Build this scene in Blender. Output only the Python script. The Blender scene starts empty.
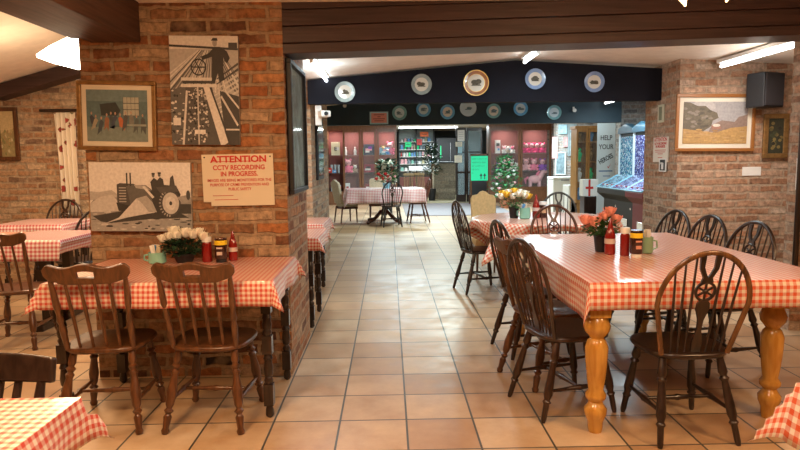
import bpy, bmesh, math, random
from mathutils import Matrix, Vector
from math import sin, cos, pi, radians as R
random.seed(7)
S = bpy.context.scene
COL = S.collection

# ------------------------------------------------------------------ camera
F = 622.0
YAW, PITCH, ROLL = R(0.94), R(5.98), R(0.7)
CAMH = 1.4
cd = bpy.data.cameras.new('camera'); cam = bpy.data.objects.new('camera', cd); COL.objects.link(cam)
cam.matrix_world = Matrix.Translation((0, 0, CAMH)) @ Matrix.Rotation(-YAW, 4, 'Z') @ Matrix.Rotation(pi/2 - PITCH, 4, 'X') @ Matrix.Rotation(-ROLL, 4, 'Z')
cd.sensor_width = 36; cd.lens = 36 * F / 800; cd.clip_start = .05; cd.clip_end = 100
S.camera = cam
CM = cam.matrix_world.to_3x3()

# ------------------------------------------------------------------ world, exposure, large lights
w = bpy.data.worlds.new('world'); S.world = w; w.use_nodes = True
w.node_tree.nodes['Background'].inputs[0].default_value = (1.0, .82, .66, 1)
w.node_tree.nodes['Background'].inputs[1].default_value = .08
S.view_settings.view_transform = 'Standard'; S.view_settings.look = 'None'
S.view_settings.gamma = 1; S.view_settings.use_curve_mapping = False
S.view_settings.exposure = 0.14
S.cycles.use_denoising = True
S.cycles.max_bounces = 6
S.cycles.sample_clamp_indirect = 4
WARM = (1.0, .60, .30); NEUT = (1.0, .80, .62); COOL = (.74, .94, 1.0)

def area_light(name, loc, sx, sy, power, colour, rot=(0, 0, 0)):
    l = bpy.data.lights.new(name, 'AREA'); l.shape = 'RECTANGLE'; l.size = sx; l.size_y = sy
    l.energy = power; l.color = colour
    o = bpy.data.objects.new(name, l); COL.objects.link(o); o.location = loc; o.rotation_euler = rot
    return o
def point_light(name, loc, power, colour, rad=.06):
    l = bpy.data.lights.new(name, 'POINT'); l.energy = power; l.color = colour; l.shadow_soft_size = rad
    o = bpy.data.objects.new(name, l); COL.objects.link(o); o.location = loc
    return o
point_light('extra_glow_light', (-.62, 6.1, 2.13), 5, COOL, .1)  # added point lights that spread extra tube glow over the ceilings
point_light('extra_glow_light', (1.46, 5.6, 2.28), 6, COOL, .1)
point_light('extra_glow_light', (3.30, 5.6, 2.12), 5, (1, .88, .76), .1)
point_light('extra_glow_light', (3.4, 9.0, 2.10), 3, COOL, .1)
point_light('warm_light', (-3.6, 6.2, 2.10), 16, (1, .72, .42), .1)  # added uplight for the left bay ceiling, no fitting here
point_light('warm_light', (-1.0, 2.4, 2.05), 10, WARM, .1)  # added uplight for the near ceiling, no fitting here
# ceiling lamps of the near dining area (the camera stands under them)
area_light('warm_light', (-1.2, 1.5, 2.33), .5, .5, 56, WARM)
area_light('warm_light', (-4.2, 3.6, 2.35), .5, .5, 40, WARM)
area_light('warm_light', (.4, .9, 2.35), .5, .5, 30, NEUT)
area_light('warm_light', (2.7, 1.3, 2.35), .5, .5, 50, WARM)
# strip lights of the rooms behind
area_light('tube_light', (-.60, 5.8, 2.22), .10, 1.2, 18, COOL)
area_light('tube_light', (1.46, 5.7, 2.36), .10, .8, 26, COOL)
area_light('tube_light', (3.37, 5.5, 2.20), .08, 1.0, 22, (1.0, .86, .74))
area_light('tube_light', (3.5, 9.0, 2.22), .10, 1.0, 34, COOL)
area_light('tube_light', (1.2, 12.5, 2.5), .12, 1.4, 95, (.78, .98, .94))
area_light('tube_light', (.2, 16.4, 2.5), 1.4, .12, 175, COOL)
area_light('tube_light', (3.8, 16.2, 2.5), 1.4, .12, 155, COOL)
area_light('tube_light', (1.6, 22.2, 2.5), 2.4, .2, 210, (.85, .97, 1.0))
area_light('tube_light', (-3.2, 6.4, 2.35), .12, 1.2, 44, (1.0, .66, .38))

# ------------------------------------------------------------------ helpers
def at(px, py, Y):
    """where the sight line of pixel (px, py) meets the plane Y"""
    d = CM @ Vector(((px - 400) / F, (225 - py) / F, -1))
    t = Y / d.y
    return Vector((d.x * t, Y, CAMH + d.z * t))
def onz(px, py, z):
    d = CM @ Vector(((px - 400) / F, (225 - py) / F, -1))
    t = (z - CAMH) / d.z
    return Vector((d.x * t, d.y * t, z))

def tag(o, label=None, cat=None, group=None, kind=None):
    if label: o['label'] = label
    if cat: o['category'] = cat
    if group: o['group'] = group
    if kind: o['kind'] = kind
    return o
def empty(name, label, cat, loc=(0, 0, 0), rz=0, group=None):
    o = bpy.data.objects.new(name, None); COL.objects.link(o)
    o.location = loc; o.rotation_euler = (0, 0, rz); o.empty_display_size = .1
    return tag(o, label, cat, group)

class MB:
    def __init__(self):
        self.v = []; self.f = []; self.mi = []; self.uv = {}; self.M = Matrix(); self.col = []; self.cc = (1, 1, 1)
        self.m = 0
    def add(self, vs, fs, uvs=None):
        b = len(self.v)
        self.v += [tuple(self.M @ Vector(p)) for p in vs]
        for i, f in enumerate(fs):
            if uvs: self.uv[len(self.f)] = uvs[i]
            self.f.append(tuple(b + k for k in f)); self.mi.append(self.m); self.col.append(self.cc)
        return self
    def box(self, c, s, rz=0, taper=1.0):
        x, y, z = s[0]/2, s[1]/2, s[2]/2
        vs = []
        for k, (a, b_, e) in enumerate([(-1,-1,-1),(1,-1,-1),(1,1,-1),(-1,1,-1),(-1,-1,1),(1,-1,1),(1,1,1),(-1,1,1)]):
            q = taper if e > 0 else 1
            p = Vector((a*x*q, b_*y*q, e*z))
            if rz: p.rotate(Matrix.Rotation(rz, 3, 'Z'))
            vs.append(p + Vector(c))
        return self.add(vs, [(0,3,2,1),(4,5,6,7),(0,1,5,4),(1,2,6,5),(2,3,7,6),(3,0,4,7)])
    def bb(self, x0, x1, y0, y1, z0, z1):
        return self.box(((x0+x1)/2, (y0+y1)/2, (z0+z1)/2), (x1-x0, y1-y0, z1-z0))
    def tube(self, pts, rad, n=8, closed=False, flat=1.0):
        pts = [Vector(p) for p in pts]
        if not isinstance(rad, (list, tuple)): rad = [rad]*len(pts)
        vs = []; fs = []; N = len(pts)
        prev = None
        for i, p in enumerate(pts):
            a = pts[(i-1) % N] if (closed or i > 0) else p
            b = pts[(i+1) % N] if (closed or i < N-1) else p
            t = (b - a).normalized()
            if prev is None:
                u = Vector((0, 1, 0)) if abs(t.y) < .9 else Vector((1, 0, 0))
            else: u = prev
            u = (u - t*u.dot(t)).normalized(); prev = u
            q = t.cross(u)
            for k in range(n):
                an = 2*pi*k/n
                vs.append(p + u*cos(an)*rad[i]*flat + q*sin(an)*rad[i])
        M_ = N if closed else N-1
        for i in range(M_):
            for k in range(n):
                a = i*n+k; b = i*n+(k+1) % n; c = ((i+1) % N)*n+(k+1) % n; d = ((i+1) % N)*n+k
                fs.append((a, b, c, d))
        if not closed:
            fs.append(tuple(range(n-1, -1, -1))); fs.append(tuple((N-1)*n+k for k in range(n)))
        return self.add(vs, fs)
    def lathe(self, prof, c=(0, 0, 0), n=16, p1=None, caps=True):
        """profile [(r, z)] about a vertical axis at c; with p1 the axis runs from c to p1 and z goes 0..1"""
        vs = []; fs = []
        c = Vector(c)
        if p1 is not None:
            ax = Vector(p1) - c; q = ax.to_track_quat('Z', 'Y')
        for r, z in prof:
            for k in range(n):
                an = 2*pi*k/n
                if p1 is None: vs.append(c + Vector((r*cos(an), r*sin(an), z)))
                else: vs.append(c + ax*z + q @ Vector((r*cos(an), r*sin(an), 0)))
        for i in range(len(prof)-1):
            for k in range(n):
                fs.append((i*n+k, i*n+(k+1) % n, (i+1)*n+(k+1) % n, (i+1)*n+k))
        if caps: fs.append(tuple(range(n-1, -1, -1))); fs.append(tuple((len(prof)-1)*n+k for k in range(n)))
        return self.add(vs, fs)
    def prism(self, poly, f0, f1):
        """poly 2d points; f0/f1 map a 2d point to the two faces"""
        n = len(poly)
        vs = [f0(p) for p in poly] + [f1(p) for p in poly]
        fs = [tuple(range(n-1, -1, -1)), tuple(range(n, 2*n))]
        fs += [(i, (i+1) % n, n+(i+1) % n, n+i) for i in range(n)]
        return self.add(vs, fs)
    def slab(self, poly, z0, z1, bev=.008):
        cx = sum(p[0] for p in poly)/len(poly); cy = sum(p[1] for p in poly)/len(poly)
        n = len(poly); vs = []
        for z, k in ((z0, bev), (z0+bev, 0), (z1-bev, 0), (z1, bev)):
            for x, y in poly:
                d = math.hypot(x-cx, y-cy) or 1
                vs.append((x-(x-cx)/d*k, y-(y-cy)/d*k, z))
        fs = [tuple(range(n-1, -1, -1)), tuple(3*n+i for i in range(n))]
        for r in range(3):
            fs += [(r*n+i, r*n+(i+1) % n, (r+1)*n+(i+1) % n, (r+1)*n+i) for i in range(n)]
        return self.add(vs, fs)
    def ball(self, c, r, n=10, m=7, sc=(1, 1, 1)):
        vs = [(c[0], c[1], c[2]-r*sc[2])]; fs = []
        for j in range(1, m):
            t = pi*j/m
            for k in range(n):
                a = 2*pi*k/n
                vs.append((c[0]+r*sin(t)*cos(a)*sc[0], c[1]+r*sin(t)*sin(a)*sc[1], c[2]-r*cos(t)*sc[2]))
        vs.append((c[0], c[1], c[2]+r*sc[2]))
        for k in range(n): fs.append((0, 1+(k+1) % n, 1+k))
        for j in range(m-2):
            for k in range(n):
                fs.append((1+j*n+k, 1+j*n+(k+1) % n, 1+(j+1)*n+(k+1) % n, 1+(j+1)*n+k))
        L = len(vs)-1
        for k in range(n): fs.append((L, 1+(m-2)*n+k, 1+(m-2)*n+(k+1) % n))
        return self.add(vs, fs)
    def build(self, name, mats, parent=None, smooth=False, bevel=0, colour=False):
        me = bpy.data.meshes.new(name)
        me.from_pydata(self.v, [], self.f)
        if not isinstance(mats, (list, tuple)): mats = [mats]
        for m in mats: me.materials.append(m)
        for i, p in enumerate(me.polygons):
            p.material_index = self.mi[i]; p.use_smooth = smooth
        uvl = me.uv_layers.new(name='UVMap')
        for i, p in enumerate(me.polygons):
            nrm = p.normal
            for j, li in enumerate(p.loop_indices):
                if i in self.uv: uvl.data[li].uv = self.uv[i][j]; continue
                c = me.vertices[me.loops[li].vertex_index].co
                ax = max(range(3), key=lambda k: abs(nrm[k]))
                uvl.data[li].uv = (c.y, c.z) if ax == 0 else ((c.x, c.z) if ax == 1 else (c.x, c.y))
        if colour:
            ca = me.color_attributes.new('Col', 'FLOAT_COLOR', 'CORNER')
            for i, p in enumerate(me.polygons):
                for li in p.loop_indices: ca.data[li].color = (*self.col[i], 1)
        me.update()
        o = bpy.data.objects.new(name, me); COL.objects.link(o)
        if parent: o.parent = parent
        if bevel:
            b = o.modifiers.new('bevel', 'BEVEL'); b.width = bevel; b.segments = 2; b.limit_method = 'ANGLE'
        if smooth:
            try:
                mod = o.modifiers.new('wn', 'WEIGHTED_NORMAL'); mod.keep_sharp = True
            except Exception: pass
            me.set_sharp_from_angle(angle=R(50))
        return o

def children(o): return [c for c in bpy.data.objects if c.parent == o]
def copy_tree(o, parent=None, _idx=None):
    if _idx is None:
        _idx = {}
        for c in bpy.data.objects:
            if c.parent: _idx.setdefault(c.parent.name, []).append(c)
    c = o.copy(); COL.objects.link(c)
    if parent: c.parent = parent
    for ch in _idx.get(o.name, []): copy_tree(ch, c, _idx)
    return c
_used = set()
def place(proto, label, loc, rz=0, group=None, scale=None):
    if proto.name in _used: o = copy_tree(proto)
    else: o = proto; _used.add(proto.name)
    o.location = loc; o.rotation_euler = (0, 0, rz)
    o['label'] = label
    if group: o['group'] = group
    elif 'group' in o: del o['group']
    if scale: o.scale = scale if isinstance(scale, tuple) else (scale,)*3
    return o

# ------------------------------------------------------------------ materials
def newmat(name):
    m = bpy.data.materials.new(name); m.use_nodes = True
    nt = m.node_tree; return m, nt, nt.nodes['Principled BSDF']
def N(nt, t, **kw):
    n = nt.nodes.new(t)
    for k, v in kw.items(): setattr(n, k, v)
    return n
def plain(name, col, rough=.5, metal=0, coat=0, noise=.0, nscale=20, emit=0, trans=0, spec=None):
    m, nt, b = newmat(name)
    b.inputs['Base Color'].default_value = (*col, 1); b.inputs['Roughness'].default_value = rough
    b.inputs['Metallic'].default_value = metal; b.inputs['Coat Weight'].default_value = coat
    if spec is not None: b.inputs['Specular IOR Level'].default_value = spec
    if trans: b.inputs['Transmission Weight'].default_value = trans
    if emit:
        b.inputs['Emission Color'].default_value = (*col, 1); b.inputs['Emission Strength'].default_value = emit
    if noise:
        tc = N(nt, 'ShaderNodeTexCoord'); nz = N(nt, 'ShaderNodeTexNoise'); nz.inputs['Scale'].default_value = nscale
        nz.inputs['Detail'].default_value = 4
        nt.links.new(tc.outputs['Object'], nz.inputs['Vector'])
        cr = N(nt, 'ShaderNodeValToRGB')
        cr.color_ramp.elements[0].color = (*[c*(1-noise) for c in col], 1); cr.color_ramp.elements[0].position = .3
        cr.color_ramp.elements[1].color = (*[min(1, c*(1+noise)) for c in col], 1); cr.color_ramp.elements[1].position = .7
        nt.links.new(nz.outputs[0], cr.inputs[0]); nt.links.new(cr.outputs[0], b.inputs['Base Color'])
    return m
def wood(name, c1, c2, rough=.35, scale=(14, 14, 1.5), coat=.3, bump=.05):
    m, nt, b = newmat(name)
    tc = N(nt, 'ShaderNodeTexCoord'); mp = N(nt, 'ShaderNodeMapping'); mp.inputs['Scale'].default_value = scale
    nz = N(nt, 'ShaderNodeTexNoise'); nz.inputs['Scale'].default_value = 3; nz.inputs['Detail'].default_value = 6
    nz.inputs['Distortion'].default_value = .6
    cr = N(nt, 'ShaderNodeValToRGB')
    cr.color_ramp.elements[0].color = (*c1, 1); cr.color_ramp.elements[0].position = .35
    cr.color_ramp.elements[1].color = (*c2, 1); cr.color_ramp.elements[1].position = .68
    bp = N(nt, 'ShaderNodeBump'); bp.inputs['Strength'].default_value = bump; bp.inputs['Distance'].default_value = .01
    L = nt.links.new
    L(tc.outputs['Object'], mp.inputs[0]); L(mp.outputs[0], nz.inputs['Vector']); L(nz.outputs[0], cr.inputs[0])
    L(cr.outputs[0], b.inputs['Base Color']); L(nz.outputs[0], bp.inputs['Height']); L(bp.outputs[0], b.inputs['Normal'])
    b.inputs['Roughness'].default_value = rough; b.inputs['Coat Weight'].default_value = coat; b.inputs['Coat Roughness'].default_value = .2
    return m
def brick(name, cols, mortar, bw=.235, rh=.0765, ms=.0135, rough=.85, seed=0.0):
    m, nt, b = newmat(name); L = nt.links.new
    uv = N(nt, 'ShaderNodeUVMap'); mp = N(nt, 'ShaderNodeMapping'); mp.inputs['Location'].default_value = (seed, 0, 0)
    nz = N(nt, 'ShaderNodeTexNoise'); nz.inputs['Scale'].default_value = 9; nz.inputs['Detail'].default_value = 3
    mixv = N(nt, 'ShaderNodeMix', data_type='VECTOR'); mixv.inputs[0].default_value = .034
    L(uv.outputs[0], mp.inputs[0]); L(mp.outputs[0], nz.inputs['Vector'])
    L(mp.outputs[0], mixv.inputs[4]); L(nz.outputs['Color'], mixv.inputs[5])
    bt = N(nt, 'ShaderNodeTexBrick'); bt.offset = .5; bt.squash = 1
    bt.inputs['Scale'].default_value = 1; bt.inputs['Brick Width'].default_value = bw; bt.inputs['Row Height'].default_value = rh
    bt.inputs['Mortar Size'].default_value = ms; bt.inputs['Mortar Smooth'].default_value = .35
    bt.inputs['Color1'].default_value = (0, 0, 0, 1); bt.inputs['Color2'].default_value = (1, 1, 1, 1); bt.inputs['Mortar'].default_value = (.5, .5, .5, 1)
    L(mixv.outputs[1], bt.inputs['Vector'])
    cr = N(nt, 'ShaderNodeValToRGB'); e = cr.color_ramp.elements
    n = len(cols)
    e[0].color = (*cols[0], 1); e[0].position = 0; e[1].color = (*cols[-1], 1); e[1].position = 1
    for i in range(1, n-1):
        q = e.new(i/(n-1)); q.color = (*cols[i], 1)
    L(bt.outputs['Color'], cr.inputs[0])
    n2 = N(nt, 'ShaderNodeTexNoise'); n2.inputs['Scale'].default_value = 22; n2.inputs['Detail'].default_value = 6; n2.inputs['Roughness'].default_value = .7
    L(mp.outputs[0], n2.inputs['Vector'])
    r2 = N(nt, 'ShaderNodeMapRange'); r2.inputs[1].default_value = .3; r2.inputs[2].default_value = .7; r2.inputs[3].default_value = .42; r2.inputs[4].default_value = 1.4
    L(n2.outputs[0], r2.inputs[0])
    mul = N(nt, 'ShaderNodeMix', data_type='RGBA', blend_type='MULTIPLY'); mul.inputs[0].default_value = 1
    L(cr.outputs[0], mul.inputs[6]); L(r2.outputs[0], mul.inputs[7])
    # lime smears
    n3 = N(nt, 'ShaderNodeTexNoise'); n3.inputs['Scale'].default_value = 5.5; n3.inputs['Detail'].default_value = 5
    L(mp.outputs[0], n3.inputs['Vector'])
    r3 = N(nt, 'ShaderNodeMapRange'); r3.inputs[1].default_value = .52; r3.inputs[2].default_value = .72; r3.inputs[3].default_value = 0; r3.inputs[4].default_value = .6
    L(n3.outputs[0], r3.inputs[0])
    mx1 = N(nt, 'ShaderNodeMix', data_type='RGBA'); L(r3.outputs[0], mx1.inputs[0]); L(mul.outputs[2], mx1.inputs[6]); mx1.inputs[7].default_value = (*[min(1, c*1.15) for c in mortar], 1)
    mm = N(nt, 'ShaderNodeMix', data_type='RGBA', blend_type='MULTIPLY'); mm.inputs[0].default_value = .8
    mm.inputs[6].default_value = (*mortar, 1); L(r2.outputs[0], mm.inputs[7])
    mx = N(nt, 'ShaderNodeMix', data_type='RGBA'); L(bt.outputs['Fac'], mx.inputs[0]); L(mx1.outputs[2], mx.inputs[6]); L(mm.outputs[2], mx.inputs[7])
    L(mx.outputs[2], b.inputs['Base Color'])
    inv = N(nt, 'ShaderNodeMath', operation='SUBTRACT'); inv.inputs[0].default_value = 1; L(bt.outputs['Fac'], inv.inputs[1])
    ad = N(nt, 'ShaderNodeMath', operation='MULTIPLY_ADD'); L(n2.outputs[0], ad.inputs[0]); ad.inputs[1].default_value = .6; L(inv.outputs[0], ad.inputs[2])
    bp = N(nt, 'ShaderNodeBump'); bp.inputs['Strength'].default_value = .8; bp.inputs['Distance'].default_value = .012
    L(ad.outputs[0], bp.inputs['Height']); L(bp.outputs[0], b.inputs['Normal'])
    b.inputs['Roughness'].default_value = rough
    return m
def gingham(name, white, red, p, rough=.32, coat=.5):
    m, nt, b = newmat(name); L = nt.links.new
    uv = N(nt, 'ShaderNodeUVMap'); sp = N(nt, 'ShaderNodeSeparateXYZ'); L(uv.outputs[0], sp.inputs[0])
    outs = []
    for k in (0, 1):
        a = N(nt, 'ShaderNodeMath', operation='DIVIDE'); L(sp.outputs[k], a.inputs[0]); a.inputs[1].default_value = p
        f = N(nt, 'ShaderNodeMath', operation='FRACT'); L(a.outputs[0], f.inputs[0])
        g = N(nt, 'ShaderNodeMath', operation='LESS_THAN'); L(f.outputs[0], g.inputs[0]); g.inputs[1].default_value = .5
        outs.append(g)
    s = N(nt, 'ShaderNodeMath', operation='ADD'); L(outs[0].outputs[0], s.inputs[0]); L(outs[1].outputs[0], s.inputs[1])
    h = N(nt, 'ShaderNodeMath', operation='MULTIPLY'); L(s.outputs[0], h.inputs[0]); h.inputs[1].default_value = .5
    cr = N(nt, 'ShaderNodeValToRGB'); e = cr.color_ramp.elements; cr.color_ramp.interpolation = 'CONSTANT'
    e[0].color = (*white, 1); e[0].position = 0
    mid = tuple((white[i]*.42+red[i]*.58) for i in range(3))
    q = e.new(.25); q.color = (*mid, 1); e[2].color = (*red, 1); e[2].position = .75
    L(h.outputs[0], cr.inputs[0]); L(cr.outputs[0], b.inputs['Base Color'])
    b.inputs['Roughness'].default_value = rough; b.inputs['Coat Weight'].default_value = coat; b.inputs['Coat Roughness'].default_value = .15
    nz = N(nt, 'ShaderNodeTexNoise'); nz.inputs['Scale'].default_value = 7; L(uv.outputs[0], nz.inputs['Vector'])
    bp = N(nt, 'ShaderNodeBump'); bp.inputs['Strength'].default_value = .25; bp.inputs['Distance'].default_value = .02
    L(nz.outputs[0], bp.inputs['Height']); L(bp.outputs[0], b.inputs['Normal'])
    return m
def painted(name, rough=.6, mottled=.25, scale=40):
    """colour attribute print with paper mottling"""
    m, nt, b = newmat(name); L = nt.links.new
    a = N(nt, 'ShaderNodeVertexColor'); a.layer_name = 'Col'
    tc = N(nt, 'ShaderNodeTexCoord'); nz = N(nt, 'ShaderNodeTexNoise'); nz.inputs['Scale'].default_value = scale; nz.inputs['Detail'].default_value = 5
    L(tc.outputs['Object'], nz.inputs['Vector'])
    r = N(nt, 'ShaderNodeMapRange'); r.inputs[1].default_value = .3; r.inputs[2].default_value = .7; r.inputs[3].default_value = 1-mottled; r.inputs[4].default_value = 1+mottled
    L(nz.outputs[0], r.inputs[0])
    mx = N(nt, 'ShaderNodeMix', data_type='RGBA', blend_type='MULTIPLY'); mx.inputs[0].default_value = 1
    L(a.outputs[0], mx.inputs[6]); L(r.outputs[0], mx.inputs[7]); L(mx.outputs[2], b.inputs['Base Color'])
    b.inputs['Roughness'].default_value = rough
    return m
def tiles(name):
    m, nt, b = newmat(name); L = nt.links.new
    uv = N(nt, 'ShaderNodeUVMap'); mp = N(nt, 'ShaderNodeMapping'); mp.inputs['Location'].default_value = (-.075+.358*40, -2.885+.358*40, 0)
    L(uv.outputs[0], mp.inputs[0])
    bt = N(nt, 'ShaderNodeTexBrick'); bt.offset = 0; bt.squash = 1
    for k, v in (('Scale', 1), ('Brick Width', .358), ('Row Height', .358), ('Mortar Size', .006), ('Mortar Smooth', .2)): bt.inputs[k].default_value = v
    bt.inputs['Color1'].default_value = (0, 0, 0, 1); bt.inputs['Color2'].default_value = (1, 1, 1, 1); bt.inputs['Mortar'].default_value = (.5, .5, .5, 1)
    L(mp.outputs[0], bt.inputs['Vector'])
    cr = N(nt, 'ShaderNodeValToRGB'); e = cr.color_ramp.elements
    e[0].color = (.40, .255, .145, 1); e[1].color = (.56, .43, .29, 1)
    q = e.new(.5); q.color = (.50, .355, .22, 1)
    L(bt.outputs['Color'], cr.inputs[0])
    nz = N(nt, 'ShaderNodeTexNoise'); nz.inputs['Scale'].default_value = 5; nz.inputs['Detail'].default_value = 7; nz.inputs['Roughness'].default_value = .65
    L(uv.outputs[0], nz.inputs['Vector'])
    cr2 = N(nt, 'ShaderNodeValToRGB'); e = cr2.color_ramp.elements
    e[0].color = (.80, .68, .58, 1); e[0].position = .32; e[1].color = (1.12, 1.12, 1.1, 1); e[1].position = .68
    L(nz.outputs[0], cr2.inputs[0])
    mul = N(nt, 'ShaderNodeMix', data_type='RGBA', blend_type='MULTIPLY'); mul.inputs[0].default_value = .85
    L(cr.outputs[0], mul.inputs[6]); L(cr2.outputs[0], mul.inputs[7])
    mx = N(nt, 'ShaderNodeMix', data_type='RGBA'); L(bt.outputs['Fac'], mx.inputs[0]); L(mul.outputs[2], mx.inputs[6]); mx.inputs[7].default_value = (.065, .06, .048, 1)
    L(mx.outputs[2], b.inputs['Base Color'])
    r = N(nt, 'ShaderNodeMapRange'); r.inputs[1].default_value = .3; r.inputs[2].default_value = .7; r.inputs[3].default_value = .28; r.inputs[4].default_value = .5
    L(nz.outputs[0], r.inputs[0]); L(r.outputs[0], b.inputs['Roughness'])
    inv = N(nt, 'ShaderNodeMath', operation='SUBTRACT'); inv.inputs[0].default_value = 1; L(bt.outputs['Fac'], inv.inputs[1])
    ad = N(nt, 'ShaderNodeMath', operation='MULTIPLY_ADD'); L(nz.outputs[0], ad.inputs[0]); ad.inputs[1].default_value = .5; L(inv.outputs[0], ad.inputs[2])
    bp = N(nt, 'ShaderNodeBump'); bp.inputs['Strength'].default_value = .35; bp.inputs['Distance'].default_value = .004
    L(ad.outputs[0], bp.inputs['Height']); L(bp.outputs[0], b.inputs['Normal'])
    return m
def glassmat(name, col=(.9, 1, 1), alpha=.04, rough=.05):
    m, nt, b = newmat(name)
    b.inputs['Base Color'].default_value = (*col, 1); b.inputs['Roughness'].default_value = rough; b.inputs['Alpha'].default_value = alpha
    return m
def spots(name, base, c2, c3, scale=22, thr=.42):
    m, nt, b = newmat(name); L = nt.links.new
    uv = N(nt, 'ShaderNodeUVMap'); v = N(nt, 'ShaderNodeTexVoronoi'); v.inputs['Scale'].default_value = scale
    L(uv.outputs[0], v.inputs['Vector'])
    nz = N(nt, 'ShaderNodeTexNoise'); nz.inputs['Scale'].default_value = scale*2.5; L(uv.outputs[0], nz.inputs['Vector'])
    ad = N(nt, 'ShaderNodeMath', operation='MULTIPLY_ADD'); L(nz.outputs[0], ad.inputs[0]); ad.inputs[1].default_value = .5; L(v.outputs['Distance'], ad.inputs[2])
    cr = N(nt, 'ShaderNodeValToRGB'); e = cr.color_ramp.elements; cr.color_ramp.interpolation = 'CONSTANT'
    e[0].color = (*c2, 1); e[0].position = 0; e[1].color = (*base, 1); e[1].position = thr
    q = e.new(thr*.93); q.color = (*c3, 1)
    L(ad.outputs[0], cr.inputs[0]); L(cr.outputs[0], b.inputs['Base Color']); b.inputs['Roughness'].default_value = .8
    return m

BR = [(.03, .02, .016), (.19, .075, .032), (.33, .12, .040), (.42, .17, .06), (.27, .13, .06), (.43, .21, .09), (.26, .10, .04), (.38, .24, .13), (.46, .32, .20), (.36, .15, .06)]
m_brick = brick('warm_brick', BR, (.36, .25, .155))
m_brick_r = brick('pale_brick', [(.24, .14, .09), (.36, .18, .10), (.44, .24, .14), (.42, .25, .16), (.50, .33, .23), (.40, .21, .12), (.58, .46, .36)], (.42, .31, .22), seed=.7)
m_brick_l = brick('sandy_brick', [(.20, .13, .09), (.36, .19, .10), (.45, .28, .16), (.50, .33, .20), (.42, .22, .11), (.55, .40, .26), (.50, .36, .24)], (.42, .32, .22), seed=1.9)
m_brick_g = brick('grey_brick', [(.16, .15, .15), (.32, .27, .25), (.40, .34, .30), (.45, .33, .27), (.38, .36, .35)], (.42, .40, .38), seed=3.1)
m_stone = brick('stone_wall', [(.20, .17, .13), (.34, .29, .21), (.42, .36, .27), (.30, .24, .17)], (.30, .26, .2), bw=.3, rh=.13, ms=.02)
point_light('extra_glow_light', (3.6, 11.1, 2.2), 10, COOL, .1)  # added to brighten the banner corner; no tube hangs here
m_tile = tiles('floor_tile')
m_ceil = plain('cream_plaster', (.86, .80, .72), .9, noise=.06, nscale=8)
m_beam = wood('brown_beam', (.030, .014, .013), (.060, .030, .028), rough=.5, scale=(.6, 14, 14), coat=.1, bump=.3)
m_beam_y = wood('brown_rafter', (.045, .018, .010), (.10, .045, .026), rough=.75, scale=(10, .6, 10), coat=0, bump=.3)
m_black = plain('black_board', (.010, .011, .018), .85, noise=.2, nscale=3, spec=.2)
m_black2 = plain('dark_teal_board', (.008, .028, .042), .6, noise=.2, nscale=3)
m_dark = wood('dark_wood', (.012, .006, .004), (.034, .017, .011), rough=.3, scale=(16, 16, 2))
m_red = wood('mahogany_wood', (.06, .014, .007), (.12, .035, .016), rough=.3)
m_mid = wood('brown_wood', (.065, .024, .009), (.15, .058, .021), rough=.3)
m_dbr = wood('dark_brown_wood', (.018, .008, .005), (.052, .022, .011), rough=.3)
m_grey = wood('greyed_wood', (.04, .04, .04), (.11, .105, .10), rough=.3)
m_pine = wood('honey_pine', (.46, .205, .03), (.64, .34, .07), rough=.22, scale=(9, 9, 1.2))
m_hoop_sheen = wood('hoop_sheen', (.07, .03, .011), (.20, .085, .026), rough=.25)  # paler brown paints the reflection along a dark chair's hoop
m_cab = wood('cabinet_wood', (.16, .062, .026), (.27, .115, .05), rough=.4)
m_oak = wood('orange_oak', (.36, .16, .04), (.52, .26, .08), rough=.4)
m_g1 = gingham('gingham_orange', (.80, .70, .58), (.66, .10, .035), .034)
m_g2 = gingham('gingham_red', (.80, .68, .56), (.60, .075, .045), .026)
m_g3 = gingham('gingham_pink', (.82, .80, .80), (.55, .10, .12), .034)
m_g4 = gingham('gingham_small', (.80, .74, .68), (.55, .08, .06), .036)
m_print = painted('printed_paper', mottled=.15)
m_photo = painted('photo_canvas', mottled=.12, scale=60)
m_white = plain('white_paint', (.80, .79, .76), .5)
m_cream = plain('cream_board', (.78, .70, .54), .35, coat=.3)
m_redtxt = plain('red_print', (.55, .03, .02), .5)
m_blk = plain('black_plastic', (.010, .010, .012), .5)
m_gold = plain('gilt', (.30, .17, .06), .4, metal=.5, noise=.25, nscale=30)
m_leaf = plain('leaf_green', (.035, .11, .02), .5, noise=.4, nscale=40)
m_leafd = plain('dark_leaf', (.012, .05, .02), .5, noise=.4, nscale=40)
m_tube = plain('tube_glow', (.90, .97, 1.0), .5, emit=9)
m_glass = glassmat('cabinet_glass')
m_chrome = plain('chrome', (.7, .7, .72), .2, metal=1)
m_yel = plain('yellow_cloth', (.62, .45, .22), .8, noise=.12, nscale=30)
m_ivory = plain('ivory_cloth', (.62, .54, .40), .8, noise=.12, nscale=30)
m_teal = plain('mint_glaze', (.25, .55, .45), .25, coat=.5)
m_sauce = plain('red_sauce', (.24, .010, .007), .2, coat=.6)
m_brown = plain('brown_sauce', (.035, .010, .006), .15, coat=.6)
m_lbly = plain('yellow_label', (.85, .62, .02), .5)
m_petw = plain('white_petal', (.86, .82, .70), .6)
m_petc = plain('coral_petal', (.88, .34, .26), .6, noise=.2, nscale=60)
m_pety = plain('yellow_petal', (.85, .50, .03), .6)
m_pink = plain('pink_plush', (.85, .20, .32), .9)
m_lpink = plain('pale_pink_plush', (.80, .42, .45), .9)
m_blue = plain('blue_print', (.10, .30, .60), .5)
m_green = plain('green_poster', (.02, .75, .28), .6)
m_orange = plain('orange_poster', (.85, .18, .06), .6)
m_purple = plain('purple_plush', (.25, .06, .45), .9)
m_stonefl = plain('grey_mat', (.24, .22, .23), .8, noise=.1)
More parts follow.
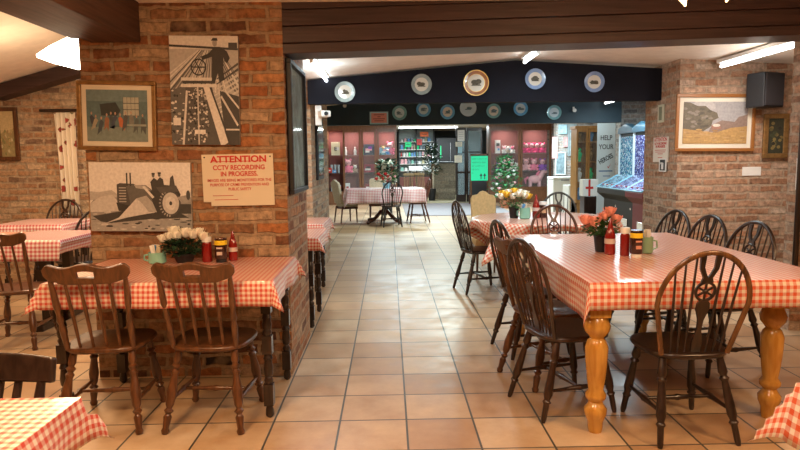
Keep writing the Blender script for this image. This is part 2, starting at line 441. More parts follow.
m_olive = plain('sisal_floor', (.36, .32, .19), .7, noise=.15, nscale=5)
CC = {}
def flatcol(c, rough=.6):
    k = tuple(round(x, 3) for x in c)
    if k not in CC: CC[k] = plain('paint', c, rough)
    return CC[k]
def txt(body, size, loc, rot, mat, parent=None, name='lettering', bold=0, ax='CENTER', sx=1.0, ext=.0006):
    c = bpy.data.curves.new(name, 'FONT'); c.body = body; c.size = size; c.align_x = ax; c.align_y = 'CENTER'
    c.extrude = ext; c.offset = bold
    tmp = bpy.data.objects.new(name, c); COL.objects.link(tmp)
    bpy.context.view_layer.update()
    me = bpy.data.meshes.new_from_object(tmp.evaluated_get(bpy.context.evaluated_depsgraph_get()))
    bpy.data.objects.remove(tmp); bpy.data.curves.remove(c)
    me.name = name; me.materials.clear(); me.materials.append(mat)
    o = bpy.data.objects.new(name, me); COL.objects.link(o); o.location = loc; o.rotation_euler = rot; o.scale = (sx, 1, 1)
    if parent: o.parent = parent
    return o
FRONT = (pi/2, 0, 0)
# ================================================================== THE SETTING
def struct(name, mb, mat, **kw):
    o = mb.build(name, mat, **kw); o['kind'] = 'structure'; return o
struct('floor', MB().bb(-6, 9, -2.5, 27, -.12, 0), m_tile)
struct('floor_mat', MB().bb(.40, 3.2, 15.4, 19.75, .0, .012), m_stonefl)
struct('floor_shop', MB().bb(.32, 3.13, 19.9, 26.9, .0, .02), m_olive)
# ceilings: flat near bay, shallow gable over the middle room, flat beyond; a sloping roof over the left bay
struct('ceiling', MB().bb(-1.95, 6, -2.5, 4.02, 2.385, 2.56), m_ceil)
mid = MB()
def slope(mb, x0, z0, x1, z1, y0, y1, t=.1):
    mb.add([(x0,y0,z0),(x1,y0,z1),(x1,y1,z1),(x0,y1,z0),(x0,y0,z0+t),(x1,y0,z1+t),(x1,y1,z1+t),(x0,y1,z0+t)],
           [(0,3,2,1),(4,5,6,7),(0,1,5,4),(1,2,6,5),(2,3,7,6),(3,0,4,7)])
slope(mid, -2.0, 2.19, 1.40, 2.49, 4.26, 10.2); slope(mid, 1.40, 2.49, 6, 2.24, 4.26, 10.2)
struct('ceiling_middle', mid, m_ceil)
struct('ceiling_far', MB().bb(-3, 9, 10.2, 27, 2.62, 2.74), m_ceil)
lf = MB(); slope(lf, -6.0, 2.04, -1.96, 3.13, -2.5, 8.2); struct('ceiling_left', lf, m_ceil)
struct('wall_ceiling_step', MB().bb(-1.99, -1.955, -2.5, 4.0, 2.40, 3.25), m_ceil)
# walls
struct('wall_behind', MB().bb(-6, 6, -2.6, -2.5, 0, 3.3), m_brick_l)
struct('wall_left', MB().bb(-6.0, -5.75, -2.5, 8.2, 0, 3.3), m_brick_l)
struct('wall_left_back', MB().bb(-5.75, -2.0, 8.0, 8.2, 0, 3.3), m_brick_l)
struct('wall_alcove', MB().bb(-2.0, -.9, 8.0, 8.2, 0, 2.5), m_brick)
struct('wall_pillar_left', MB().bb(-1.92, -.655, 4.0, 4.92, 0, 3.1), m_brick)
struct('wall_pillar_middle', MB().bb(-1.75, -.87, 7.05, 8.95, 0, 2.28), m_brick_l)
struct('wall_corridor_left', MB().bb(-2.9, -2.7, 8.2, 27, 0, 2.8), m_brick_g)
struct('wall_pillar_return', MB().bb(-2.9, -1.75, 8.2, 8.4, 0, 2.7), m_brick_g)
struct('wall_right_back', MB().bb(3.02, 6.0, 6.5, 7.35, 0, 2.5), m_brick_r)
struct('wall_right_near', MB().bb(3.24, 6.0, 4.9, 5.02, .42, 2.44), m_brick_r)
struct('wall_right_plinth', MB().bb(3.19, 6.0, 4.83, 5.06, 0, .43), m_brick_r)
struct('wall_right', MB().bb(5.8, 6.0, -2.5, 4.9, 0, 2.5), m_brick_r)
struct('wall_games_back', MB().bb(3.90, 8.0, 10.5, 10.7, 0, 2.65), m_brick_g)
struct('wall_games_right', MB().bb(5.2, 5.4, 7.3, 10.5, 0, 2.5), m_brick_g)
struct('wall_far_pier', MB().bb(4.62, 7.5, 17.2, 17.5, 0, 2.62), m_brick_g)
struct('wall_far_right', MB().bb(8.8, 9.0, 7, 27, 0, 2.8), m_brick_g)
struct('wall_far', MB().bb(-2.9, 9, 27, 27.2, 0, 2.8), plain('dark_teal_wall', (.05, .07, .08), .8))
struct('wall_far_left_panel', MB().bb(-2.7, -2.05, 20.5, 20.6, 0, 2.7), m_brick_g)
struct('wall_far_right_panel', MB().bb(5.2, 8.8, 20.5, 20.6, 0, 2.7), m_brick_g)
struct('trim_1', MB().tube([(3.235, 4.86, .43), (3.235, 4.86, 2.44)], .022, 8), m_dark)     # dark strip on the wall edge
# beams
cross = MB()
for z0, z1, y in ((2.10, 2.165, 4.0), (2.165, 2.27, 4.005), (2.27, 2.37, 4.0), (2.37, 2.44, 4.006)):
    cross.add([(-.66,y,z0-.03),(5.8,y,z0+.14),(5.8,4.26,z0+.14),(-.66,4.26,z0-.03),(-.66,y,z1-.033),(5.8,y,z1+.137),(5.8,4.26,z1+.137),(-.66,4.26,z1-.033)],[(0,3,2,1),(4,5,6,7),(0,1,5,4),(1,2,6,5),(2,3,7,6),(3,0,4,7)])
struct('trim_2', cross, m_beam, bevel=.006)
# rafter meeting the left pillar
raf = MB(); raf.bb(-1.84, -1.53, -2.4, 3.99, 2.145, 2.40); raf.bb(-1.96, -1.845, -2.4, 3.99, 2.17, 2.60)
struct('trim_3', raf, m_beam_y, bevel=.008)
r2 = MB(); slope(r2, -4.80, 2.19, -3.40, 2.58, 7.75, 7.99, t=.16); struct('trim_4', r2, m_beam, bevel=.006)
# black boarded beams that carry the plates
b1 = MB(); b1.prism([(-.88, 2.02), (3.10, 2.02), (3.10, 2.36), (1.40, 2.47), (-.88, 2.275)], lambda p: (p[0], 6.93, p[1]), lambda p: (p[0], 7.04, p[1]))
struct('trim_5', b1, m_black)
b2 = MB().bb(-1.9, 3.80, 10.2, 10.36, 1.965, 2.64); struct('trim_6', b2, m_black2)

# ================================================================== LIGHT FITTINGS
def tube_lamp(label, a, b, glow=True, r=.016, rods=0):
    a, b = Vector(a), Vector(b); t = empty('tube_lamp', label, 'ceiling light', (a+b)/2 + Vector((0, 0, .04)), group='fluorescent tube lamps')
    o = (a+b)/2 + Vector((0, 0, .04)); d = (b-a); L_ = d.length; ang = math.atan2(d.y, d.x)
    MB().box((0, 0, .01), (L_+.06, .07, .035), rz=ang).build('batten', m_white, t, bevel=.004)
    MB().lathe([(r, 0), (r, 1)], a-o, 10, b-o).build('tube', m_tube, t, smooth=True)
    e = MB()
    for p in (a, b): e.box(p-o+Vector((0, 0, .01)), (.03, .03, .05), rz=ang)
    e.build('end_cap', m_white, t)
    if rods:
        q = MB()
        for p in (a, b): q.tube([p-o+Vector((0, 0, .03)), p-o+Vector((0, 0, rods))], .006, 6)
        q.build('rod', m_white, t)
tube_lamp('short fluorescent tube at the left, just beyond the big brown beam', (-.67, 5.6, 2.27), (-.67, 7.0, 2.27))
tube_lamp('stub of bright tube at the ceiling ridge above the black beam', (1.46, 6.15, 2.42), (1.46, 6.75, 2.42))
tube_lamp('long bright tube on the right above the landscape picture', (3.37, 5.08, 2.30), (3.37, 6.36, 2.30))
tube_lamp('glowing tube between the two black beams near the games corner', (3.5, 9.0, 2.27), (3.5, 10.12, 2.27))
tube_lamp('horizontal white tube glowing below the lower black beam, over the bar', (.25, 15.6, 2.19), (1.72, 15.6, 2.19), rods=.43)
# lamp behind the left pillar: its glare is built as a glowing cone
t = empty('glare_lamp', 'blazing white cone lamp on the left edge of the big brick pillar', 'lamp', (-1.93, 4.35, 2.15))
MB().lathe([(.09, 0), (.125, .15), (.11, .4), (.06, .75), (.012, 1)], (-.03, 0, .01), 18, (-.44, 0, -.02)).build('glare_cone', plain('warm_glare', (1, .86, .66), .5, emit=12), t, smooth=True)
MB().lathe([(.05, 0), (.05, 1)], (.008, 0, .01), 14, (-.03, 0, .01)).build('added_mount', m_blk, t)
point_light('warm_light', (-2.35, 4.75, 2.0), 30, (1.0, .72, .42))
# pendant over the big table: curved glass petals
t = empty('pendant_lamp', 'glass petal pendant lamp hanging at the top edge over the large table', 'lamp', (1.28, 2.55, 2.02))
MB().lathe([(.06, .40), (.06, .42)], n=16).build('ceiling_rose', m_gold, t)
MB().tube([(0, 0, .42), (0, 0, .16)], .008).build('rod', m_gold, t)
MB().ball((0, 0, .12), .035).build('bulb_holder', m_gold, t, smooth=True)
gl = plain('lamp_petal', (1, .72, .38), .3, emit=2.2)
for k in range(5):
    a = 2*pi*k/5 + .5
    MB().tube([(cos(a)*r_, sin(a)*r_, z_) for r_, z_ in ((.03, .12), (.10, .13), (.145, .09), (.15, .045), (.13, .01))], [.008, .018, .024, .018, .004], 8).build('glass_petal', gl, t, smooth=True)
point_light('warm_light', (1.28, 2.55, 1.95), 22, (1.0, .64, .34), .08)
# security camera on the middle pillar
p = at(321, 117, 6.98)
t = empty('security_camera', 'small white security camera at the top of the middle pillar', 'camera', (p.x-.01, 6.98, p.z))
MB().box((-.02, .03, .02), (.07, .05, .22)).build('bracket', m_white, t, bevel=.006)
MB().box((.05, -.03, .03), (.11, .14, .07), rz=.4).build('housing', m_white, t, bevel=.012)
MB().lathe([(.022, 0), (.022, 1)], (.075, -.095, .03), 12, (.08, -.11, .03)).build('lens', m_blk, t)

# ================================================================== PLATES
def plate(label, px, py, r, Y, rim, centre, motif, group, gold=False):
    c = at(px, py, Y)
    t = empty('wall_plate', label, 'plate', (c.x, Y, c.z), group=group)
    def ring(prof, name, mat, dy=0): MB().lathe([(a*r, b*.02+dy) for a, b in prof], (0, 0, 0), 32, (0, -1, 0), caps=prof[-1][0] < .5).build(name, mat, t, smooth=True)
    ring([(.6, 0), (1.0, .7), (1.0, .9), (.66, .45), (.0, .42)], 'rim', rim)
    ring([(.66, .47), (.64, .50), (.0, .50)], 'centre', centre)
    if gold:
        ring([(1.0, .70), (1.0, .95), (.93, .90), (.93, .80)], 'gilt_band', plain('gold_band', (.75, .48, .16), .3, metal=.6)); ring([(.70, .58), (.70, .62), (.66, .62), (.66, .50)], 'gilt_band', plain('gold_band', (.75, .48, .16), .3, metal=.6))
    mo = MB()
    rr = random.Random(int(px))
    for k in range(4):
        cx, cz = rr.uniform(-.25, .25)*r, rr.uniform(-.1, .12)*r
        w_, h_ = rr.uniform(.12, .3)*r, rr.uniform(.10, .22)*r
        mo.prism([(cx+w_*cos(a*pi/5), cz+h_*sin(a*pi/5)) for a in range(10)], lambda q: (q[0], -.012, q[1]), lambda q, k=k: (q[0], -.0125-.0004*k, q[1]))
    mo.prism([(-.4*r, -.22*r), (.4*r, -.22*r), (.3*r, -.12*r), (-.3*r, -.10*r)], lambda q: (q[0], -.012, q[1]), lambda q: (q[0], -.0135, q[1]))
    mo.build('motif', motif, t)
m_rimg = plain('grey_rim', (.30, .38, .38), .25, coat=.5, noise=.15); m_rimb = plain('blue_rim', (.22, .33, .55), .25, coat=.5, noise=.12)
m_rimc = plain('sky_rim', (.12, .42, .75), .25, coat=.5, noise=.12); m_rimt = plain('teal_rim', (.18, .42, .46), .25, coat=.5, noise=.12)
m_pc = plain('plate_cream', (.70, .68, .60), .3, coat=.4); m_pw = plain('plate_pale', (.55, .68, .74), .3, coat=.4)
m_mo = plain('motif_brown', (.10, .09, .06), .6, noise=.5, nscale=60); m_mo2 = plain('motif_slate', (.12, .20, .24), .6, noise=.5, nscale=60)
UY, LY = 6.925, 10.195
G1, G2 = 'plates on the upper black beam', 'plates on the lower black beam'
plate('grey-rimmed plate at the left end of the upper black beam', 345, 92, .112, UY, m_rimg, m_pc, m_mo, G1)
plate('grey-rimmed plate left of the large gilt plate on the upper beam', 421.5, 84.5, .112, UY, m_rimg, m_pc, m_mo, G1)
plate('large brown and gold plate, biggest on the upper black beam', 476, 83, .140, UY, plain('brown_rim', (.34, .13, .05), .3, coat=.5, noise=.3), m_pc, m_mo, G1, gold=True)
plate('blue-rimmed plate right of the ridge on the upper beam', 535, 79, .112, UY, m_rimb, m_pc, m_mo, G1)
plate('blue-rimmed plate nearest the right end of the upper beam', 594, 82, .112, UY, m_rimb, m_pc, m_mo, G1)
plate('pale teal plate at the left end of the lower black beam', 399.5, 113, .118, LY, m_rimt, m_pw, m_mo2, G2)
plate('bright blue plate below the second grey-rimmed plate', 423.5, 109.5, .118, LY, m_rimc, m_pw, m_mo2, G2)
plate('bright blue plate directly left of the landscape-painted plate', 447.5, 112, .118, LY, m_rimc, m_pc, m_mo2, G2)
plate('plate painted all over with a blue landscape, below the gilt plate', 468, 108, .135, LY, m_pw, m_pw, m_mo2, G2)
plate('teal-rimmed plate on the lower beam right of the landscape plate', 493.5, 111, .118, LY, m_rimt, m_pc, m_mo2, G2)
plate('vivid blue plate on the lower beam below the ridge lamp', 520.5, 108.5, .118, LY, m_rimc, m_pw, m_mo2, G2)
plate('sea-green plate at the right end of the lower black beam', 554, 112.5, .118, LY, m_rimt, m_pw, m_mo2, G2)
for px, py, Y, lb in ((345, 105.5, LY, 'tiny white spotlight under the left grey-rimmed plate'), (573.5, 110, LY, 'tiny white spotlight at the right of the lower black beam')):
    c = at(px, py, Y)
    t = empty('spotlight', lb, 'spotlight', (c.x, Y, c.z))
    MB().lathe([(.02, 0), (.028, .5), (.03, 1)], (0, 0, 0), 12, (0, -.07, -.01)).build('head', m_white, t, smooth=True)
    MB().box((0, -.005, .03), (.03, .01, .04)).build('bracket', m_white, t)
c = at(379, 118, LY)
t = empty('notice', 'pinkish red notice with pale blue edge on the lower black beam', 'sign', (c.x, LY, c.z))
MB().box((0, -.006, 0), (.30, .01, .20)).build('backing', flatcol((.42, .66, .76)), t)
MB().box((0, -.013, 0), (.25, .004, .155)).build('sheet', flatcol((.78, .32, .26)), t)
ln = MB()
for i, w_ in enumerate((.17, .05, .19, .15)): ln.box((0, -.0155, .05-.032*i), (w_, .001, .010))
ln.build('print_lines', flatcol((.25, .03, .03)), t)

# ================================================================== PICTURES
def clip01(P):
    for ax, sgn, lim in ((0, 1, 0), (0, -1, -1), (1, 1, 0), (1, -1, -1)):
        out = []
        for i in range(len(P)):
            a_, b_ = P[i-1], P[i]; da, db = a_[ax]*sgn-lim, b_[ax]*sgn-lim
            if (da >= 0) != (db >= 0):
                k_ = da/(da-db); out.append((a_[0]+(b_[0]-a_[0])*k_, a_[1]+(b_[1]-a_[1])*k_))
            if db >= 0: out.append(b_)
        P = out
        if not P: return []
    return P
def blob(mb, pts, lvl, col, W, H, y0=0):
    if not isinstance(col, tuple): col = min(.80, col*1.4) if col > .2 else col*.8
    """flat printed shape; pts in 0..1 picture space (y down)"""
    mb.cc = col if isinstance(col, tuple) else (col*.98, col*.95, col*.90)
    y = y0 - .0003*lvl - .000004*(len(mb.f) % 70)
    pts = clip01(pts)
    if len(pts) < 3: return
    n = len(pts)
    vs = [((u-.5)*W, y, (.5-v)*H) for u, v in pts]
    a = sum(vs[i][0]*vs[(i+1) % n][2]-vs[(i+1) % n][0]*vs[i][2] for i in range(n))
    f = tuple(range(n)) if a > 0 else tuple(range(n-1, -1, -1))
    mb.add(vs, [f])
def ell(cx, cy, rx, ry, n=20, a0=0): return [(cx+rx*cos(a0+2*pi*k/n), cy+ry*sin(a0+2*pi*k/n)) for k in range(n)]
def line(x0, y0, x1, y1, w0, w1=None, asp=1):
    w1 = w1 or w0; dx, dy = x1-x0, y1-y0; L_ = math.hypot(dx, dy*asp); nx, ny = -dy*asp/L_, dx/L_/asp*1.0
    return [(x0+nx*w0, y0+ny*w0), (x1+nx*w1, y1+ny*w1), (x1-nx*w1, y1-ny*w1), (x0-nx*w0, y0-ny*w0)]
def rect(x0, y0, x1, y1): return [(x0, y0), (x1, y0), (x1, y1), (x0, y1)]

# --- tractor canvas
YW = 3.995
def wall_picture(name, label, cat, box, Y, depth, tilt=0):
    x0, y0, x1, y1 = box
    a = at(x0, y0, Y); b = at(x1, y1, Y)
    W, H = b.x-a.x, a.z-b.z
    t = empty(name, label, cat, ((a.x+b.x)/2, Y-depth, (a.z+b.z)/2)); t.rotation_euler = (0, tilt, 0)
    return t, W, H
t, W, H = wall_picture('tractor_photograph', 'black and white canvas photo of a tractor ploughing, with two riders', 'picture', (90, 163, 194, 230), YW, .03, R(1.0))
MB().box((0, .015, 0), (W, .028, H)).build('canvas', flatcol((.50, .47, .42)), t, bevel=.003)
g = MB(); rr = random.Random(3)
blob(g, rect(0, 0, 1, 1), 1, .60, W, H)
blob(g, [(0,.60),(.06,.50),(.14,.45),(.25,.48),(.34,.52),(.6,.5),(.85,.52),(1,.50),(1,1),(0,1)], 2, .22, W, H)
blob(g, [(0,.42),(.10,.43),(.22,.40),(.30,.50),(.0,.55)], 3, .34, W, H)
blob(g, [(.0,.78),(.3,.80),(.7,.76),(1,.80),(1,1),(0,1)], 3, .26, W, H)
for k in range(70):
    x, y = rr.uniform(.02, .98), rr.uniform(.72, .98)
    blob(g, ell(x, y, rr.uniform(.01, .04), rr.uniform(.006, .018), 7), 4, rr.choice([.05, .12, .34, .42]), W, H)
blob(g, [(0,.60),(.10,.50),(.22,.47),(.30,.60),(.32,.70),(.1,.72),(.0,.72)], 5, .42, W, H)                       # left heap
blob(g, [(.02,.78),(.33,.70),(.9,.74),(.98,.80),(.6,.82),(.2,.88),(.10,.86)], 5, .07, W, H)
blob(g, [(.27,.32),(.30,.30),(.44,.31),(.50,.36),(.50,.62),(.44,.66),(.30,.64),(.27,.58)], 6, .10, W, H)       # radiator
for k in range(6): blob(g, rect(.29, .36+.04*k, .36, .375+.04*k), 7, .32, W, H)
blob(g, [(.36,.32),(.56,.33),(.62,.40),(.62,.58),(.40,.60)], 7, .17, W, H)
blob(g, [(.44,.32),(.56,.34),(.60,.40),(.46,.37)], 8, .30, W, H)
for x in (.365, .40): blob(g, rect(x, .15, x+.014, .34), 8, .06, W, H)                                          # exhausts
blob(g, [(.26,.58),(.44,.64),(.40,.72),(.28,.70)], 8, .05, W, H)
blob(g, [(.15,.88),(.28,.80),(.46,.52),(.56,.48),(.62,.58),(.66,.72),(.5,.76),(.36,.80)], 9, .45, W, H)         # big plough mouldboard
blob(g, [(.46,.52),(.56,.48),(.62,.58),(.66,.72),(.58,.72),(.52,.6)], 10, .30, W, H)
blob(g, [(.52,.35),(.545,.34),(.64,.50),(.62,.52)], 10, .5, W, H)
blob(g, [(.60,.42),(.72,.32),(.86,.34),(.90,.46),(.84,.72),(.64,.74)], 9, .06, W, H)
blob(g, ell(.79, .59, .108, .20, 28), 11, .09, W, H)                                                            # rear wheel
blob(g, ell(.80, .59, .082, .158, 28), 12, .40, W, H)
blob(g, ell(.80, .59, .05, .10, 20), 13, .48, W, H); blob(g, ell(.80, .59, .015, .03, 12), 14, .08, W, H)
for k in range(12):
    a = k*pi/12+1.6; blob(g, line(.79+.088*cos(a), .59+.165*sin(a), .79+.107*cos(a), .59+.198*sin(a), .006), 13, .32, W, H)
for x, y in ((.64, .22), (.70, .21)):                                                                           # riders
    blob(g, [(x-.035,y+.06),(x+.0,y),(x+.03,y+.03),(x+.045,y+.18),(x-.02,y+.20)], 12, .07, W, H)
    blob(g, ell(x-.005, y-.03, .014, .026, 12), 13, .18, W, H); blob(g, rect(x-.02, y-.07, x+.012, y-.045), 14, .04, W, H)
blob(g, [(.66,.36),(.86,.33),(.88,.42),(.70,.44)], 13, .12, W, H); blob(g, [(.80,.22),(.83,.18),(.85,.36),(.79,.38)], 12, .10, W, H)
blob(g, [(.86,.50),(.99,.46),(1,.56),(.92,.60)], 12, .25, W, H); blob(g, ell(.975, .47, .02, .07), 13, .10, W, H)
blob(g, rect(.86, .60, 1, .74), 8, .07, W, H)
g.build('print', m_photo, t, colour=True)

# --- harvester canvas
t, W, H = wall_picture('harvester_photograph', 'tall black and white canvas photo of a man standing on a potato harvester', 'picture', (169.5, 37, 242, 144.5), YW, .03, R(1.0))
MB().box((0, .015, 0), (W, .028, H)).build('canvas', flatcol((.30, .28, .26)), t, bevel=.003)
g = MB(); rr = random.Random(5)
blob(g, rect(0, 0, 1, 1), 1, .34, W, H); blob(g, rect(0, 0, 1, .12), 2, .50, W, H)
blob(g, [(0,.08),(1,.11),(1,.13),(0,.10)], 3, .06, W, H)
for k in range(26):                                                                                            # furrows fanning out
    x = -.3+k*.06; blob(g, line(x, .50+.02*k % .1, .55+(x-.3)*.22, .13, .010, .003), 3, rr.choice([.12, .20, .48, .55]), W, H)
for k in range(14): blob(g, line(1.0, .25+.05*k, .62, .42+.045*k, .012, .004), 4, rr.choice([.10, .45, .55, .2]), W, H)
blob(g, [(0,.50),(.22,.45),(.20,1),(0,1)], 4, .16, W, H); blob(g, [(.72,.50),(1,.55),(1,1),(.80,1)], 4, .07, W, H)
blob(g, [(.22,.44),(.60,.44),(.80,1),(.16,1)], 5, .11, W, H)
for k in range(150):
    x, y = rr.uniform(.25, .55), rr.uniform(.48, .98); x = .4+(x-.4)*(.8+.5*(y-.4))
    blob(g, ell(x, y, rr.uniform(.008, .020), rr.uniform(.005, .013), 7), 6, rr.choice([.5, .35, .03, .22]), W, H)
for k in range(40):
    x, y = rr.uniform(.0, .22), rr.uniform(.5, .98)
    blob(g, ell(x, y, rr.uniform(.01, .03), rr.uniform(.004, .013), 7), 6, rr.choice([.5, .30, .03, .05]), W, H)
blob(g, line(.52, .44, .78, 1, .045, .055), 7, .52, W, H); blob(g, line(.58, .46, .87, 1, .012), 8, .06, W, H)   # pale rail
blob(g, line(.24, .50, .17, 1, .015), 7, .50, W, H); blob(g, line(.40, .44, .40, 1, .010), 7, .42, W, H)
for y in (.38, .44): blob(g, rect(.16, y, .68, y+.028), 8, .50, W, H)
blob(g, rect(.18, .41, .66, .435), 8, .07, W, H)
blob(g, rect(.03, .75, .14, .82), 8, .55, W, H); blob(g, rect(.34, .86, .50, .90), 9, .58, W, H)
blob(g, line(.74, .55, .98, .82, .012), 8, .45, W, H); blob(g, line(.80, .50, 1.0, .66, .010), 8, .5, W, H); blob(g, rect(.80, .85, 1, .865), 8, .5, W, H)
for k in range(24):                                                                                            # hand wheel
    a0, a1 = 2*pi*k/24, 2*pi*(k+1)/24; cx, cy, rx, ry = .42, .285, .115, .078
    blob(g, [(cx+rx*cos(a0), cy+ry*sin(a0)), (cx+rx*cos(a1), cy+ry*sin(a1)), (cx+rx*.84*cos(a1), cy+ry*.84*sin(a1)), (cx+rx*.84*cos(a0), cy+ry*.84*sin(a0))], 9, .05, W, H)
for k in range(6): a = k*pi/3; blob(g, line(.42, .285, .42+.10*cos(a), .285+.07*sin(a), .006), 10, .06, W, H)
blob(g, [(.57,.16),(.66,.10),(.74,.10),(.84,.14),(.88,.20),(.84,.25),(.80,.23),(.79,.19),(.78,.30),(.80,.40),(.72,.42),(.70,.34),(.66,.42),(.61,.42),(.62,.24),(.62,.19),(.48,.22),(.46,.19)], 11, .05, W, H)
blob(g, ell(.665, .065, .035, .032), 12, .24, W, H); blob(g, [(.61,.045),(.64,.02),(.70,.02),(.71,.045)], 13, .04, W, H)
blob(g, rect(.86, .06, .99, .12), 4, .08, W, H)
g.build('print', m_photo, t, colour=True)

# --- framed print
def frame_parts(t, W, H, fw, mat, d=.03, mount=None, mw=0, inner=None):
    f = MB()
    f.box((0, -d/2+.015, H/2-fw/2), (W, d, fw)); f.box((0, -d/2+.015, -H/2+fw/2), (W, d, fw))
    f.box((-W/2+fw/2, -d/2+.015, 0), (fw, d, H-2*fw)); f.box((W/2-fw/2, -d/2+.015, 0), (fw, d, H-2*fw))
    f.build('frame', mat, t, bevel=.005)
    if mount: MB().box((0, .006, 0), (W-2*fw+.004, .006, H-2*fw+.004)).build('mount', mount, t)
    return W-2*fw-2*mw, H-2*fw-2*mw
t, W, H = wall_picture('framed_print', 'gilt-framed print of people in a bluish tavern room, hung askew', 'picture', (77, 81.5, 159.5, 150), YW, .02, R(1.6))
w2, h2 = frame_parts(t, W, H, .026, m_gold, mount=flatcol((.82, .75, .60)), mw=.03)
g = MB(); rr = random.Random(8)
blob(g, rect(0, 0, 1, 1), 1, (.11, .18, .19), w2, h2); blob(g, rect(0, 0, 1, .22), 2, (.16, .24, .25), w2, h2)
blob(g, rect(0, .72, 1, 1), 2, (.20, .26, .24), w2, h2)
blob(g, rect(.60, .14, .86, .50), 3, (.42, .44, .38), w2, h2)
for i in range(5): blob(g, rect(.60+.065*i, .14, .607+.065*i, .50), 4, (.10, .12, .12), w2, h2)
for i in range(3): blob(g, rect(.60, .25+.12*i, .86, .265+.12*i), 4, (.10, .12, .12), w2, h2)
blob(g, [(.22,.28),(.48,.24),(.56,.40),(.50,.50),(.24,.50)], 3, (.04, .05, .05), w2, h2)
for i, (x, c) in enumerate(((.08,(.05,.06,.08)),(.15,(.35,.32,.24)),(.24,(.06,.08,.10)),(.33,(.30,.14,.08)),(.40,(.07,.09,.10)),(.47,(.06,.08,.12)),(.55,(.50,.16,.07)),(.64,(.10,.10,.10)),(.73,(.20,.20,.18)),(.82,(.10,.12,.12)),(.92,(.08,.09,.09)))):
    y = .46+.12*rr.random(); sw = rr.uniform(-.05, .05); fh = rr.uniform(.6, .95)
    blob(g, [(x-.03,y+.04),(x,y),(x+.04,y+.05),(x+.035+sw,y+.22*fh),(x+.03+sw,y+.38*fh),(x-.005,y+.26*fh),(x-.045+sw,y+.36*fh)], 5, c, w2, h2)
    blob(g, ell(x, y-.03, .014, .03, 10), 6, (.45, .30, .22), w2, h2)
blob(g, rect(.66, .66, .98, .70), 6, (.30, .34, .30), w2, h2)
g.M = Matrix.Translation((0, .002, 0)); o = g.build('print', m_print, t, colour=True)

# --- attention sign
t, W, H = wall_picture('warning_sign', 'cream sign headed ATTENTION in red letters on the brick pillar', 'sign', (202, 154.5, 275, 205), YW, .012, R(-.4))
MB().prism([(-W/2, H/2), (W/2, H/2), (W/2, -H/2), (-W/2+.048, -H/2), (-W/2+.048, -H/2+.026), (-W/2, -H/2+.026)], lambda p: (p[0], .006, p[1]), lambda p: (p[0], 0, p[1])).build('board', plain('sign_cream', (.80, .72, .55), .3, coat=.4), t)
m_sr = plain('sign_red', (.62, .03, .02), .4)
tx = [('ATTENTION', .060, .152, .0018, 1.12), ('CCTV RECORDING', .044, .100, .0010, .92), ('IN PROGRESS.', .044, .060, .0010, .92),
      ('IMAGES ARE BEING MONITORED FOR THE', .027, .020, .0002, .84), ('PURPOSE OF CRIME PREVENTION AND', .027, -.008, .0002, .84), ('PUBLIC SAFETY', .027, -.036, .0002, .84)]
for s_, sz, z_, bo, sx in tx: txt(s_, sz*.94, (.008, -.0012, z_ - .022), FRONT, m_sr, t, bold=bo, sx=sx)
MB().box((.012, -.0012, .118), (.34, .001, .004)).box((-.10, -.0012, -.098), (.13, .001, .003)).box((-.08, -.0012, -.124), (.15, .001, .003)).build('red_rule', m_sr, t)
MB().lathe([(.005, 0), (.005, 1)], (-W/2+.018, 0, H/2-.018), 8, (-W/2+.018, -.003, H/2-.018)).build('screw', m_blk, t)
MB().lathe([(.005, 0), (.005, 1)], (W/2-.018, 0, H/2-.018), 8, (W/2-.018, -.003, H/2-.018)).build('screw', m_blk, t)

# --- glazed frame on the pillar's aisle side
y0, y1 = 4.06, 4.78
t = empty('glazed_picture', 'tall dark-framed glazed picture on the aisle side of the brick pillar', 'picture', (-.652, (y0+y1)/2, 1.62))
f = MB(); hh = .435
f.bb(0, .035, y0-4.42, y1-4.42, hh-.03, hh); f.bb(0, .035, y0-4.42, y1-4.42, -hh, -hh+.03)
f.bb(0, .035, y0-4.42, y0-4.39, -hh+.03, hh-.03); f.bb(0, .035, y1-4.45, y1-4.42, -hh+.03, hh-.03)
f.build('frame', m_blk, t, bevel=.004)
g = MB().bb(.002, .006, y0-4.40, y1-4.44, -hh+.02, hh-.02); g.build('print', plain('teal_print', (.16, .24, .22), .5, noise=.6, nscale=9), t)
MB().bb(.014, .017, y0-4.40, y1-4.44, -hh+.02, hh-.02).build('glass', glassmat('picture_glass', alpha=.10), t)
t = empty('narrow_mirror', 'narrow dark-framed mirror on the side of the middle pillar', 'mirror', (-.868, 7.75, 1.55))
MB().bb(0, .03, -.32, .32, -.38, .38).build('frame', m_blk, t, bevel=.01)
MB().bb(.028, .034, -.27, .27, -.33, .33).build('mirror_glass', plain('mirror_face', (.35, .42, .44), .08, metal=1), t)

# --- left room picture, curtain
t, W, H = wall_picture('framed_picture', 'small wooden-framed yellowish picture at the far left wall', 'picture', (-4, 107.5, 22, 160.5), 7.99, .03)
w2, h2 = frame_parts(t, W, H, .05, m_mid)
g = MB(); blob(g, rect(0, 0, 1, 1), 1, (.50, .40, .22), w2, h2); blob(g, [(0,.5),(.3,.42),(.7,.5),(1,.4),(1,1),(0,1)], 2, (.30, .25, .12), w2, h2)
for k in range(30): blob(g, ell(random.random(), .35+.6*random.random(), .07, .04, 8), 3, random.choice([(.20,.20,.08),(.42,.34,.16),(.32,.22,.10),(.5,.46,.30)]), w2, h2)
g.build('print', m_print, t, colour=True)
m_floral = spots('floral_cloth', (.74, .66, .54), (.34, .05, .04), (.20, .16, .07), 7, .56)
a = at(55.5, 113, 7.9); b = at(84, 215, 7.9)
t = empty('curtain', 'long cream curtain with red flowers beside the far left window', 'curtain', ((a.x+b.x)/2, 7.88, b.z))
W, H = b.x-a.x, a.z-b.z; mb = MB(); nx, nz = 60, 14; vs = []
